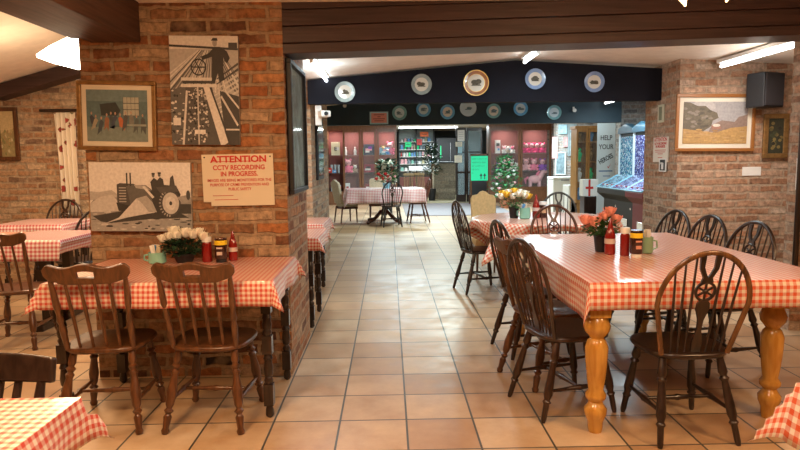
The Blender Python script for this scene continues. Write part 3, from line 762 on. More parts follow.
for j in range(nz+1):
    v = j/nz
    for i in range(nx+1):
        u = i/nx; wdt = W*(1-.16*(1-v)); x = -W/2 + W*.10*(1-v) + u*wdt
        vs.append((x, .035*sin(u*30+.6*sin(v*3)) - .02, v*H))
cf = [(j*(nx+1)+i, j*(nx+1)+i+1, (j+1)*(nx+1)+i+1, (j+1)*(nx+1)+i) for j in range(nz) for i in range(nx)]
mb.add(vs, cf, [[((k % (nx+1))/nx*W*1.5, (k//(nx+1))/nz*H) for k in f_] for f_ in cf])
o = mb.build('cloth', m_floral, t, smooth=True)
sm = o.modifiers.new('solid', 'SOLIDIFY'); sm.thickness = .004
MB().tube([(-W/2-.18, 0, H+.03), (W/2+.05, 0, H+.03)], .02).build('curtain_rail', m_dark, t, smooth=True)
# ================================================================== FURNITURE KINDS
def turned(p0, p1, prof, n=10):
    return MB().lathe([(r, z) for z, r in prof], p0, n, p1)
LEGP = [(0, .016), (.12, .020), (.20, .024), (.24, .016), (.27, .025), (.30, .016), (.55, .023), (.66, .024), (.72, .016), (.75, .024), (.78, .016), (.95, .015), (1, .011)]
LEGT = [(0, .018), (.14, .021), (.18, .014), (.21, .026), (.25, .014), (.28, .024), (.32, .017), (.52, .028), (.66, .022), (.70, .014), (.73, .025), (.77, .014), (.80, .022), (.93, .016), (.96, .022), (1, .016)]
STR = [(0, .008), (.2, .010), (.45, .014), (.5, .018), (.55, .014), (.8, .010), (1, .008)]
def chair_base(t, mats, legs, sw=.21, sd=.2, seat_mat=None, prof=LEGP, z=.45):
    pts = []
    for k in range(28):
        a = 2*pi*k/28; x = cos(a); y = sin(a)
        ex = .55
        X = sw*math.copysign(abs(x)**ex, x); Y = sd*math.copysign(abs(y)**ex, y)
        if y < 0: X *= 1 - .14*abs(y)
        pts.append((X, Y))
    MB().slab(pts, z-.032, z, .010).build('seat', seat_mat or mats, t, smooth=True)
    ft = []
    for sx, sy in ((-1, 1), (1, 1), (-1, -1), (1, -1)):
        p0 = Vector((sx*sw*.68, sy*sd*.66, z-.025)); p1 = Vector((sx*sw*.93, sy*sd*(1.0 if sy > 0 else 1.22), 0)); ft.append((p0, p1))
        turned(p0, p1, prof).build('leg', legs, t, smooth=True)
    def mp(i, k): return ft[i][0].lerp(ft[i][1], k)
    for i, j in ((0, 2), (1, 3)): MB().lathe([(r, q) for q, r in STR], mp(i, .62), 8, mp(j, .62)).build('stretcher', legs, t, smooth=True)
    MB().lathe([(r, q) for q, r in STR], mp(0, .62).lerp(mp(2, .62), .5), 8, mp(1, .62).lerp(mp(3, .62), .5)).build('stretcher', legs, t, smooth=True)
def back_y(z, z0=.45, y0=-.165, k=.24): return y0 - (z-z0)*k
def wheelback(name, label, m, hoop_m=None, top=.97, wf=1.0):
    t = empty(name, label, 'chair')
    chair_base(t, m, m)
    hw = .215*wf; zc = .70; hoop = []
    for z in (.44, .52, .60): hoop.append((-(.165+(z-.44)/.26*(hw-.165)), z))
    for k in range(0, 21):
        a = pi - pi*k/20; hoop.append((hw*cos(a), zc + (top-.012-zc)*sin(a)))
    for z in (.60, .52, .44): hoop.append(((.165+(z-.44)/.26*(hw-.165)), z))
    P = [Vector((x, back_y(z), z)) for x, z in hoop]
    MB().tube(P, .0135, 8, flat=.85).build('back_hoop', hoop_m or m, t, smooth=True)
    def hoopz(x): return zc + (top-.012-zc)*math.sqrt(max(0, 1-(x/hw)**2))
    for s in (-1, 1):
        for xb, xt in ((.052, .066), (.088, .115), (.122, .160)):
            zt = hoopz(xt)
            MB().tube([(s*xb, back_y(.44), .44), (s*(xb+xt)/2, back_y((.44+zt)/2), (.44+zt)/2), (s*xt, back_y(zt), zt)], [.0052, .0068, .0048], 6).build('spindle', m, t, smooth=True)
    # splat with pierced wheel
    def pl(poly, th=.006):
        return lambda mb: mb.prism(poly, lambda p: (p[0], back_y(p[1])-th, p[1]), lambda p: (p[0], back_y(p[1])+th, p[1]))
    sp = MB(); zw = .765; rw = .046
    pl([(-.022, .44), (.022, .44), (.025, .50), (.011, .57), (.014, .62), (.032, .675), (.030, .705), (.014, .725), (-.014, .725), (-.030, .705), (-.032, .675), (-.014, .62), (-.011, .57), (-.025, .50)])(sp)
    for s in (-1, 1):
        pl([(s*.0, zw+rw-.004), (s*.030, zw+rw+.0), (s*.022, zw+rw+.022), (s*.044, zw+rw+.065), (s*.052, hoopz(.052)), (s*.024, hoopz(.024)), (s*.024, zw+rw+.075), (s*.012, zw+rw+.045), (s*.0, zw+rw+.025)])(sp)
    sp.build('splat', m, t)
    wh = MB(); ring = [Vector((rw*cos(a), back_y(zw+rw*sin(a)), zw+rw*sin(a))) for a in [2*pi*k/24 for k in range(24)]]
    wh.tube(ring, .0075, 6, closed=True)
    for k in range(6):
        a = 2*pi*k/6+pi/6; wh.tube([(0, back_y(zw), zw), (rw*cos(a), back_y(zw+rw*sin(a)), zw+rw*sin(a))], .006, 5)
    wh.ball((0, back_y(zw), zw), .014, 8, 6)
    wh.build('splat_wheel', m, t, smooth=True)
    return t
def crest_chair(name, label, m, spind=4, hole=True, top=.905, flat=False):
    t = empty(name, label, 'chair')
    chair_base(t, m, m, sw=.215, prof=LEGT)
    hw = .208 if not flat else .22
    def by(z, x=0): return -.16 - (z-.45)*.24 - .035*(1-(x/.24)**2)*((z-.45)/.45)
    cz = top-.055
    ST = [(0, .013), (.15, .016), (.3, .018), (.36, .012), (.42, .019), (.5, .012), (.62, .018), (.8, .015), (1, .011)]
    for s in (-1, 1):
        MB().lathe([(r, z) for z, r in ST], (s*.165, by(.44), .44), 8, (s*.182, by(cz, .2), cz-.01)).build('back_post', m, t, smooth=True)
    for k in range(spind):
        u = (k-(spind-1)/2)/(spind-1)*2
        xb, xt = u*.10, u*.108
        MB().tube([(xb, by(.44), .44), ((xb+xt)/2, by(.66, xb), .66), (xt, by(cz, xt), cz-.02)], [.008, .0105, .007] if not flat else [.011, .013, .011], 7).build('spindle', m, t, smooth=True)
    # crest rail: sheet with a pierced handle, thickened
    nx = 40; rows = 6; vs = []; fs = []
    for j in range(rows+1):
        for i in range(nx+1):
            u = -1+2*i/nx; x = u*hw
            if flat: zt = top-.01*u*u; zb = top-.080
            else:
                zt = top - .006 + .010*cos(u*2.2*pi*.9)*(1 if abs(u) < .92 else .4) ; zb = top-.100 + .030*max(0, abs(u)-.55)/.45
                if abs(u) > .84:
                    q = (abs(u)-.84)/.16; mz = (zt+zb)/2; hh = (zt-zb)/2*math.sqrt(max(0.0, 1-q*q*.85)); zt, zb = mz+hh, mz-hh
            z = zb+(zt-zb)*j/rows
            vs.append((x, by(z, x), z))
    for j in range(rows):
        for i in range(nx):
            u = -1+2*(i+.5)/nx
            if hole and j in (2, 3) and abs(u) < .19: continue
            a = j*(nx+1)+i; fs.append((a, a+1, a+nx+2, a+nx+1))
    o = MB().add(vs, fs).build('crest_rail', m, t, smooth=True)
    s_ = o.modifiers.new('solid', 'SOLIDIFY'); s_.thickness = .024; s_.offset = 0
    o.modifiers.move(len(o.modifiers)-1, 0)
    b_ = o.modifiers.new('bevel', 'BEVEL'); b_.width = .006; b_.segments = 2; b_.limit_method = 'ANGLE'; b_.angle_limit = R(50)
    o.modifiers.move(len(o.modifiers)-1, 1)
    return t
def padded_chair(name, label, cloth, m):
    t = empty(name, label, 'chair')
    MB().slab([(-.21, -.18), (.21, -.18), (.22, .23), (-.22, .23)], .38, .48, .03).build('seat_cushion', cloth, t, smooth=True)
    MB().slab([(-.20, -.18), (.20, -.18), (.21, .22), (-.21, .22)], .33, .385, .005).build('seat_frame', m, t)
    poly = [(-.20, .46), (.20, .46), (.215, .93), (.18, .975), (.10, .985), (.05, 1.02), (0, 1.03), (-.05, 1.02), (-.10, .985), (-.18, .975), (-.215, .93)]
    f = lambda d: (lambda p: (p[0], -.20-(p[1]-.45)*.2+d, p[1]))
    MB().prism(poly, f(-.035), f(.035)).build('backrest', cloth, t, bevel=.015)
    for sx in (-1, 1):
        MB().tube([(sx*.18, .19, .34), (sx*.19, .20, 0)], [.024, .016], 8).build('leg', m, t)
        MB().tube([(sx*.18, -.19, .40), (sx*.19, -.25, 0)], [.022, .016], 8).build('leg', m, t)
    return t
# ---- tables
def farm_leg(mb, x, y, h):
    mb.box((x, y, h-.075), (.105, .105, .15))
    pr = [(.030, 0), (.034, .02), (.036, .06), (.050, .10), (.052, .13), (.036, .155), (.030, .17), (.046, .19), (.048, .21), (.034, .235), (.042, .30), (.050, .40), (.052, .47), (.042, .505), (.030, .52), (.036, .53), (.056, .56), (.060, .59), (.048, .625), (.040, .64)]
    k = (h-.15)/.64
    mb.lathe([(r*1.10, z*k) for r, z in pr], (x, y, 0), 18)
def block_leg(mb, x, y, h):
    s = .052
    for z0, z1 in ((h-.17, h), (.36, .46), (.07, .19)):
        mb.bb(x-s/2, x+s/2, y-s/2, y+s/2, z0, z1)
    for z0, z1 in ((.46, h-.17), (.19, .36)):
        d = z1-z0; mb.lathe([(.020, z0), (.026, z0+.02), (.016, z0+.04), (.024, z0+d*.3), (.027, z0+d*.5), (.020, z0+d*.8), (.027, z1-.03), (.018, z1)], (x, y, 0), 12)
    mb.lathe([(.014, 0), (.024, .015), (.022, .045), (.016, .07)], (x, y, 0), 12)
def leg_table(name, label, x0, x1, y0, y1, h, wd, legf, inset=.07, frdy=0, legm=None, insr=None, apron=.09, rz=0, ctr=None):
    cx, cy = (x0+x1)/2, (y0+y1)/2
    t = empty(name, label, 'table', (cx, cy, 0), rz)
    a, b = (x1-x0)/2, (y1-y0)/2
    MB().bb(-a, a, -b, b, h-.028, h).build('tabletop', wd, t, bevel=.006)
    ap = MB(); i = inset; th = .02; z0 = h-.028-apron; z1 = h-.029
    ap.bb(-a+i, a-(insr or i), -b+i, -b+i+th, z0, z1); ap.bb(-a+i, a-(insr or i), b-i-th, b-i, z0, z1)
    ap.bb(-a+i, -a+i+th, -b+i+th, b-i-th, z0, z1); ir = insr or i
    ap.bb(a-ir-th, a-ir, -b+i+th, b-i-th, z0, z1)
    ap.build('apron', wd, t)
    for sx in (-1, 1):
        for sy in (-1, 1):
            mb = MB(); legf(mb, sx*(a-i) if sx < 0 or insr is None else a-insr, sy*(b-i) + (frdy if sx > 0 and sy < 0 else 0), h-.03); mb.build('leg', legm or wd, t, smooth=True)
    return t
def pedestal_table(name, label, x, y, r, h, wd, ry=None, rz=0, feet=4):
    t = empty(name, label, 'table', (x, y, 0), rz); ry = ry or r
    pts = [(r*cos(2*pi*k/40), ry*sin(2*pi*k/40)) for k in range(40)]
    MB().slab(pts, h-.03, h, .008).build('tabletop', wd, t, smooth=True)
    MB().lathe([(.05, .16), (.085, .20), (.09, .26), (.05, .32), (.045, .38), (.07, .46), (.075, .52), (.045, .60), (.05, h-.06), (.14, h-.03)], n=20).build('pedestal', wd, t, smooth=True)
    for k in range(feet):
        a = 2*pi*k/feet + pi/4; c, s = cos(a), sin(a)
        MB().tube([(c*q, s*q, z) for q, z in ((.04, .26), (.12, .25), (.22, .16), (.34, .075), (.46, .055), (.50, .045))], [.04, .042, .034, .028, .034, .030], 8).build('leg', wd, t, smooth=True)
        MB().ball((c*.50, s*.50, .04), .04, 10, 7).build('castor_foot', wd, t, smooth=True)
    return t
# ---- table cloths
def cloth(name, label, cx, cy, a, b, z, over, mat, rz=0, rnd=0, fold=.012, flare=.10, cflare=.5, seed=0, step=.035, group=None, puv=(0, 0)):
    """a, b half sizes of what carries it; over = overhang; rnd>0: a round top of that radius"""
    rr = random.Random(seed); ph = [rr.uniform(0, 6.3) for _ in range(6)]
    ox, oy = (over if isinstance(over, tuple) else (over, over))
    A, B = a+ox, b+oy
    nx = max(8, int(2*A/step)); ny = max(8, int(2*B/step))
    def axis(n, lim, edge):
        v = [-lim + 2*lim*i/n for i in range(n+1)]
        for e in (-edge, edge):
            j = min(range(1, n), key=lambda i: abs(v[i]-e)); v[j] = e
        return v
    ux = axis(nx, A, a); uy = axis(ny, B, b)
    vs = []; uvp = []
    for v in uy:
        for u in ux:
            if rnd:
                q = math.hypot(u, v)
                sc = 1.0 if q < rnd else rnd/q
                px, py = u*sc, v*sc; o_ = Vector((u-px, v-py)); corner = 0
            else:
                px = max(-a, min(a, u)); py = max(-b, min(b, v)); o_ = Vector((u-px, v-py))
                corner = min(abs(o_.x), abs(o_.y))/max(1e-6, max(abs(o_.x), abs(o_.y)))
            s = o_.length
            if s < 1e-6:
                vs.append((px, py, z)); uvp.append((u, v)); continue
            d = o_/s
            an = math.atan2(d.y, d.x)
            per = (px*1.0 + py*1.3)*9 if not rnd else an*9
            fl = flare + (cflare-flare)*corner**.6
            if rnd: fl = flare + .12*sin(per+ph[2])
            s_eff = s*.93 if corner > .1 else s
            rip = fold*(s/max(ox, oy))*(sin(per+ph[0]) + .6*sin(per*2.1+ph[1]))
            out = s_eff*fl + rip*1.0 + .010*min(1, s/.02)
            dz = s_eff*math.sqrt(max(0.05, 1-fl*fl))
            if s < .02: dz *= .8
            vs.append((px+d.x*out, py+d.y*out, z-dz)); uvp.append((u, v))
    W_ = len(ux); fs = [(j*W_+i, j*W_+i+1, (j+1)*W_+i+1, (j+1)*W_+i) for j in range(len(uy)-1) for i in range(W_-1)]
    uvs = [[(uvp[k][0]+puv[0]+10, uvp[k][1]+puv[1]+10) for k in f] for f in fs]
    mb = MB(); mb.add(vs, fs, uvs)
    o = mb.build(name, mat, None, smooth=True); o.location = (cx, cy, 0); o.rotation_euler = (0, 0, rz)
    for m_ in list(o.modifiers): o.modifiers.remove(m_)
    o.data.shade_smooth() if hasattr(o.data, 'shade_smooth') else None
    s_ = o.modifiers.new('solid', 'SOLIDIFY'); s_.thickness = .0015; s_.offset = 1
    tag(o, label, 'tablecloth', group)
    return o
# ================================================================== TABLES
ZT = .79
big = leg_table('farmhouse_table', 'large honey pine farmhouse table with turned legs, on the right', .985, 2.22, 3.0, 4.92, ZT-.004, m_pine, farm_leg, inset=.055, insr=.20, frdy=.13)
cloth('tablecloth', 'orange checked cloth on the large pine table, on the right', 1.605, 3.96, .63, .98, ZT, (.19, .135), m_g1, fold=.004, flare=.03, cflare=.16, seed=1)
lt = leg_table('dining_table', 'dark table with turned block legs against the big brick pillar', -1.78, -.62, 3.16, 3.96, ZT-.004, m_dark, block_leg, inset=.055, frdy=.10)
cloth('tablecloth', 'red checked cloth on the table against the big brick pillar', -1.20, 3.56, .588, .405, ZT, .13, m_g2, fold=.010, flare=.05, cflare=.48, seed=2)
t = leg_table('dining_table', 'table at the bottom left corner, nearest the viewer', -2.04, -.84, .75, 1.60, .776, m_dark, block_leg)
cloth('tablecloth', 'red checked cloth in the bottom left corner of the picture', -1.44, 1.175, .61, .44, .78, .12, m_g2, fold=.01, flare=.08, cflare=.45, seed=3)
t = leg_table('dining_table', 'table at the bottom right corner, nearest the viewer', 1.18, 2.36, .75, 1.67, .776, m_dark, block_leg)
cloth('tablecloth', 'orange checked cloth corner at the bottom right of the picture', 1.77, 1.21, .60, .47, .78, .20, m_g1, fold=.010, flare=.10, cflare=.42, seed=4)
# far left room
t = leg_table('trestle_table', 'table with dark sledge feet in the left room', -4.6, -2.80, 5.16, 5.86, .766, m_dark, lambda mb, x, y, h: mb.box((x, y, h/2+.03), (.07, .07, h-.06)), inset=.16)
for x in (-2.96, -4.44): MB().box((x+3.70, 0, .03), (.09, .74, .06)).build('sledge_foot', m_dark, t, bevel=.01)
cloth('tablecloth', 'red checked cloth on the trestle table in the left room', -3.7, 5.51, .91, .36, .77, .12, m_g2, fold=.006, flare=.05, cflare=.3, seed=5)
cloth('table_runner', 'pinkish checked overlay on the right end of the left room trestle table', -3.02, 5.51, .30, .38, .776, (.03, .17), m_g3, fold=.004, flare=.10, cflare=.3, seed=6, rz=0)
t = leg_table('dining_table', 'far small table beside the flowered curtain', -4.15, -3.45, 6.55, 7.25, .766, m_dark, block_leg)
cloth('tablecloth', 'pink checked cloth on the small table beside the curtain', -3.80, 6.90, .36, .36, .77, .10, m_g3, fold=.008, flare=.06, cflare=.3, seed=7)
# alcove tables
t = leg_table('dining_table', 'alcove table directly behind the big brick pillar', -1.7, -.60, 5.08, 5.78, .766, m_dark, block_leg)
cloth('tablecloth', 'red checked cloth corner just behind the big brick pillar', -1.155, 5.43, .565, .36, .77, .10, m_g2, fold=.012, flare=.08, cflare=.45, seed=8)
t = leg_table('dining_table', 'farther alcove table in front of the middle pillar', -1.8, -.68, 6.22, 6.92, .766, m_dark, block_leg)
cloth('tablecloth', 'red checked cloth corner in front of the middle pillar', -1.245, 6.57, .575, .36, .77, .13, m_g2, fold=.012, flare=.08, cflare=.45, seed=9)
# round table behind the big one
pedestal_table('round_table', 'round pedestal table beyond the large pine table', 1.63, 6.55, .74, .766, m_red)
cloth('tablecloth', 'orange checked cloth on the round table with white and yellow flowers', 1.63, 6.55, .76, .76, .77, .05, m_g1, rnd=.755, fold=.02, flare=.12, cflare=.3, seed=10, step=.04)
# claw-foot table far down the aisle
ft = onz(378, 224, 0)
FX, FY = -.12, 13.9
pedestal_table('claw_foot_table', 'far oval table on dark claw feet in the middle of the room', FX, FY, .86, .766, m_red, ry=.5)
cloth('tablecloth', 'pale pink checked cloth on the far claw-foot table', FX, FY, .84, .50, .77, .30, m_g3, fold=.03, flare=.08, cflare=.15, seed=11, rz=.12, step=.05)

# ================================================================== CHAIRS
WB = wheelback('windsor_chair', 'x', m_dark)
WBH = wheelback('windsor_chair', 'x', m_dark, m_hoop_sheen, top=.968, wf=1.04)
WBR = wheelback('windsor_chair', 'x', m_red)
WBM = wheelback('windsor_chair', 'x', m_dbr)
WBG = wheelback('windsor_chair', 'x', m_grey)
CR = crest_chair('spindle_chair', 'x', m_mid)
SL = crest_chair('slat_back_chair', 'x', m_dark, spind=5, hole=False, top=.85, flat=True)
PY_ = padded_chair('padded_chair', 'x', m_yel, m_mid)
PI_ = padded_chair('padded_chair', 'x', m_ivory, m_red)
GA, GB, GC, GD = 'chairs at the large pine table', 'chairs at the table by the brick pillar', 'chairs at the round table', 'chairs at the far claw-foot table'
place(WBH, 'dark wheel-back chair with a hoop painted paler for its reflection, seen from behind at the large table', (1.475, 3.10, 0), R(2), GA)
place(WBM, 'brown wheel-back chair on the left of the large table, nearest the viewer', (.98, 3.42, 0), R(-74), GA)
place(CR, 'brown crest-rail chair pushed in between two hoop chairs left of the large table', (1.01, 3.88, 0), R(-68), GA)
place(WBM, 'brown wheel-back chair on the left of the large table, farthest of its side', (1.04, 4.45, 0), R(-78), GA)
place(WB, 'dark wheel-back chair right of the large table, nearest the viewer on that side', (2.16, 4.02, 0), R(101), GA)
place(WB, 'dark wheel-back chair right of the large table, middle one of three', (2.11, 4.50, 0), R(100), GA)
place(WB, 'dark wheel-back chair right of the large table, farthest of three', (2.08, 4.98, 0), R(102), GA)
place(WBR, 'reddish wheel-back chair facing us at the far end of the large table', (1.53, 5.50, 0), R(180), GA)
place(CR, 'brown crest-rail chair at the pillar table, in front of the tractor photograph', (-1.53, 3.35, 0), R(4), GB)
place(CR, 'brown crest-rail chair at the pillar table, in front of the white roses', (-.97, 3.35, 0), R(-3), GB)
place(SL, 'dark slat-back chair at the bottom left, behind the nearest checked cloth', (-1.20, 1.52, 0), R(180))
place(WB, 'black wheel-back chair standing left of the round table, side on', (.97, 6.55, 0), R(-76), GC)
place(WBG, 'grey wheel-back chair behind the right of the round table', (2.12, 7.62, 0), R(172), GC)
place(PY_, 'high-backed chair in mustard yellow cloth behind the round table', (1.15, 7.35, 0), R(180), GC, scale=(.72, .9, .98))
place(PI_, 'cream padded chair left of the far claw-foot table, turned sideways', (-.98, 14.1, 0), R(-60), GD, scale=(.9, .9, .95))
place(PI_, 'cream padded chair behind the far claw-foot table', (-.28, 14.75, 0), R(180), GD, scale=(.95, .95, .98))
place(WB, 'black wheel-back chair in front of the far claw-foot table', (.03, 13.15, 0), R(8), GD)
place(WBR, 'dark hoop-back chair at the right end of the far claw-foot table', (.62, 13.9, 0), R(100), GD)
CT = crest_chair('spindle_chair', 'x', wood('pale_wood', (.34, .24, .12), (.50, .38, .22)), spind=4, hole=False, top=.95, flat=True)
place(CT, 'pale wooden slatted chair before the lit shop shelves, left one', (.60, 20.6, .02), R(10), scale=(.8, .8, 1))
place(CT, 'pale wooden chair before the lit shop shelves, right one', (1.08, 20.9, .02), R(-20), scale=(.8, .8, 1))
# left room chairs
place(CR, 'brown chair cut by the left picture edge at the trestle table', (-2.92, 4.85, 0), R(6))
place(WBM, 'brown hoop-back chair behind the small table beside the curtain', (-4.0, 7.48, 0), R(182))
place(WB, 'dark hoop chair in front of the flowered curtain, at the pillar edge', (-3.10, 6.25, 0), R(60))

# ================================================================== TABLE TOP THINGS
def leaf_mesh(mb, c, rx, rz_, n, seed, size=.03):
    rr = random.Random(seed)
    for k in range(n):
        a = rr.uniform(0, 2*pi); q = rr.random()**.5; h = rr.uniform(-1, 1)
        p = Vector(c)+Vector((cos(a)*rx*q*math.sqrt(max(0, 1-h*h*.6)), sin(a)*rx*q*math.sqrt(max(0, 1-h*h*.6)), h*rz_))
        d = Vector((cos(a)*.8, sin(a)*.8, rr.uniform(-.5, .7))).normalized(); s = d.cross(Vector((0, 0, 1))).normalized()
        l = size*rr.uniform(.7, 1.3); w_ = l*.38
        nn = s.cross(d)*l*.12
        mb.add([p, p+d*l*.5+s*w_+nn, p+d*l, p+d*l*.5-s*w_+nn, p+d*l*.5-nn*.5], [(0, 4, 1), (4, 2, 1), (0, 3, 4), (4, 3, 2)])
def rose(c, r, seed):
    mb = MB(); rr = random.Random(seed); c = Vector(c)
    for ring, (n, rad, h, tilt) in enumerate(((5, 1.0, .95, .40), (4, .70, 1.05, .22), (3, .40, 1.1, .10))):
        for k in range(n):
            a = 2*pi*k/n + ring*.6 + rr.random()*.3; wd = 2*pi/n*.72
            vs = []; 
            for j in range(4):
                v = j/3; rd = r*rad*(.35+.65*sin(min(1, v*1.15)*pi/2)) + r*tilt*max(0, v-.7)
                for i in range(5):
                    u = (i/4-.5)*wd*(1-.25*v*v)
                    vs.append(c+Vector((cos(a+u)*rd, sin(a+u)*rd, -r*.7 + r*1.30*h*v*(1-.10*(abs(i-2)/2)**2))))
            mb.add(vs, [(j*5+i, j*5+i+1, (j+1)*5+i+1, (j+1)*5+i) for j in range(3) for i in range(4)])
    mb.ball(c-Vector((0, 0, r*.05)), r*.78, 10, 7)
    return mb
def bouquet(label, loc, pot_r, pot_h, potm, heads, petal, leafm=None, rx=.09, lz=.05, name='flower_pot', cat='flowers', hr=.022, mats=None, leaves=150):
    t = empty(name, label, cat, loc)
    MB().lathe([(pot_r*.72, 0), (pot_r*.78, .01), (pot_r, pot_h-.012), (pot_r*1.06, pot_h-.01), (pot_r*1.06, pot_h), (pot_r*.9, pot_h), (pot_r*.88, pot_h-.02)], n=18).build('pot', potm, t, smooth=True)
    lm = MB(); leaf_mesh(lm, (0, 0, pot_h+lz*.9), rx, lz, leaves, int(loc[0]*100), .035)
    for h in heads: lm.tube([(0, 0, pot_h-.02), (h[0]*.6, h[1]*.6, pot_h+(h[2]-pot_h)*.6), h[:3]], .0025, 5)
    lm.build('foliage', leafm or m_leaf, t)
    for i, h in enumerate(heads):
        m = mats[i] if mats else petal
        rose(h[:3], hr*(h[3] if len(h) > 3 else 1), i+int(loc[1]*10)).build('blossom', m, t, smooth=True)
    return t
def jar(label, loc, r, h, body, cap, capc, lab=None, labz=(.3, .8), name='sauce_jar', capr=.9, low=False, logo=None, lab2=None):
    t = empty(name, label, 'sauce', loc)
    hb = h*.80
    MB().lathe([(r*.92, 0), (r, .006), (r, hb*.88), (r*.78, hb)] if not low else [(r*.9, .02), (r, .028), (r, h-.008), (r*.9, h)], n=20).build('jar_body', body, t, smooth=True)
    if not low: MB().lathe([(r*capr, hb), (r*capr, h-.004), (r*capr-.003, h)], n=20).build('cap', cap, t, smooth=True)
    else:
        MB().lathe([(r*.85, 0), (r*.85, .022)], n=20).build('cap', cap, t, smooth=True)
    if lab:
        MB().lathe([(r+.0012, h*labz[0]), (r+.0012, h*labz[1])], n=20).build('label_band', lab, t, smooth=True)
    if lab2:
        MB().lathe([(r+.0012, h*lab2[1]), (r+.0012, h*lab2[2])], n=20).build('label_band', lab2[0], t, smooth=True)
    if logo:
        g = MB().box((0, -r-.0015, h*.60), (r*1.0, .002, .010)); g.box((0, -r-.0015, h*.38), (r*.9, .002, .02)); g.build('label_print', logo, t)
    return t
def squeeze(label, loc, k=1.0):
    t = empty('sauce_bottle', label, 'sauce', loc)
    MB().lathe([(.026*k, 0), (.030*k, .006), (.031*k, .03*k), (.028*k, .07*k), (.030*k, .10*k), (.022*k, .135*k), (.014*k, .15*k)], n=20).build('bottle_body', m_sauce, t, smooth=True)
    MB().lathe([(.015*k, .149*k), (.013*k, .165*k), (.005*k, .195*k), (.004*k, .20*k)], n=14).build('nozzle', m_sauce, t, smooth=True)
    g = MB().lathe([(.0312*k, .062*k), (.0300*k, .068*k), (.0300*k, .085*k), (.0312*k, .09*k)], n=20).build('label_band', flatcol((.62, .50, .46)), t, smooth=True)
    return t
def mug(label, loc, r=.042, h=.075, m=None, packs=5, handle=-1, seed=1):
    m = m or m_teal
    t = empty('condiment_mug', label, 'mug', loc)
    MB().lathe([(r*.8, 0), (r, .008), (r, h), (r-.005, h), (r-.006, .012)], n=20).build('mug_body', m, t, smooth=True)
    MB().tube([(handle*r*.9, 0, h*.8), (handle*(r+.025), 0, h*.72), (handle*(r+.028), 0, h*.35), (handle*r*.9, 0, h*.2)], .006, 8).build('handle', m, t, smooth=True)
    rr = random.Random(seed)
    for k in range(packs):
        mm = [m_white, m_blue, flatcol((.75, .66, .50)), m_white, flatcol((.55, .22, .12))][k % 5]
        x, y = rr.uniform(-.5, .5)*r, rr.uniform(-.5, .5)*r
        q = MB(); q.M = Matrix.Translation((x, y, h+.008)) @ Matrix.Rotation(rr.uniform(-.35, .35), 4, 'Y') @ Matrix.Rotation(rr.uniform(-1, 1), 4, 'Z')
        q.box((0, 0, 0), (.028, .004, .075)).build('sachet', mm, t)
    return t
ZC = ZT+.002
# pillar table
heads = [(-.115,-.02,.150), (-.070,-.03,.165), (-.030,-.03,.168), (-.055,0,.195,1.1), (.02,-.02,.185,1.1), (.065,-.02,.172), (.095,.0,.185), (.125,-.01,.160), (-.005,.03,.18)]
p = onz(178, 263, ZC)
bouquet('bunch of white roses in a dark bowl on the pillar table', (p.x+.03, 3.80, ZC), .065, .055, m_blk, heads, m_petw, m_leafd, rx=.12, lz=.05, name='rose_bowl', hr=.036, leaves=320)
mug('mint green mug of sachets left of the white roses', (at(157, 250, 3.76).x, 3.76, ZC), .052, .07, packs=6, seed=4)
jar('white-capped jar of red sauce right of the white roses', (at(207, 250, 3.80).x, 3.80, ZC), .031, .155, m_sauce, m_white, None, capr=.95)
jar('dark brown sauce jar with yellow label on the pillar table', (at(221, 250, 3.78).x, 3.78, ZC), .037, .150, m_brown, m_blk, None, lab=m_lbly, labz=(.72, .90), low=True, logo=flatcol((.6, .5, .45)))
squeeze('red squeezy sauce bottle at the right end of the pillar table items', (at(233, 250, 3.84).x, 3.84, ZC), .92)
# big table
heads = [(-.115,-.03,.215,1.1), (-.060,-.04,.205,1.15), (.045,-.02,.265,1.05), (.012,-.01,.230,1.0), (.080,-.03,.215,1.05), (.045,.04,.235), (-.085,.02,.180,.8), (-.01,.03,.20)]
X = at(607, 240, 4.0).x
bouquet('coral roses in a tall dark pot on the large table', (X-.045, 3.98, ZC), .048, .11, m_blk, heads, m_petc, m_leaf, rx=.10, lz=.06, name='rose_pot', hr=.038, leaves=320)
squeeze('red squeezy sauce bottle beside the coral roses', (at(610, 240, 3.86).x, 3.86, ZC), 1.12)
jar('glass jar of red sauce with white lid on the large table', (at(625, 240, 3.80).x, 3.80, ZC), .029, .175, m_sauce, m_white, None, capr=1.0)
jar('brown sauce jar with bright yellow label on the large table', (at(636.5, 240, 3.74).x, 3.74, ZC), .037, .165, m_brown, m_white, None, lab=m_lbly, labz=(.72, .90), low=True, logo=flatcol((.6, .28, .2)))
mug('pale green mug of sachets behind the yellow-labelled jar', (at(647, 240, 3.88).x, 3.88, ZC), .038, .105, plain('sage_glaze', (.25, .42, .26), .3, coat=.4), 4, handle=1, seed=6)
# round table
hd = [(-.11,-.02,.20), (-.07,-.05,.215), (-.02,-.06,.20), (.03,-.05,.215), (.08,-.04,.20), (.12,-.01,.195), (-.05,.0,.235), (.0,.0,.245), (.05,.0,.235), (.10,.03,.22), (-.09,.03,.225), (.0,.05,.235)]
mm = [m_petw, m_pety, m_petw, m_petw, m_petw, m_pety, m_petw, m_pety, m_petw, m_petw, m_pety, m_petw]
p = onz(514, 218, .772)
bouquet('white and yellow flowers in a dark pot on the round table', (p.x, 6.55, .772), .055, .12, m_blk, [(a*1.25, b, c*1.18) for a, b, c in hd], None, m_leaf, rx=.16, lz=.06, name='flower_pot', hr=.042, mats=mm)
mug('mint green mug on the round table, right of the flower pot', (at(525, 215, 6.45).x, 6.45, .772), .055, .115, packs=4, seed=8)
squeeze('red squeezy sauce bottle on the round table behind the hoop chair', (at(536, 215, 6.5).x, 6.5, .772), 1.25)
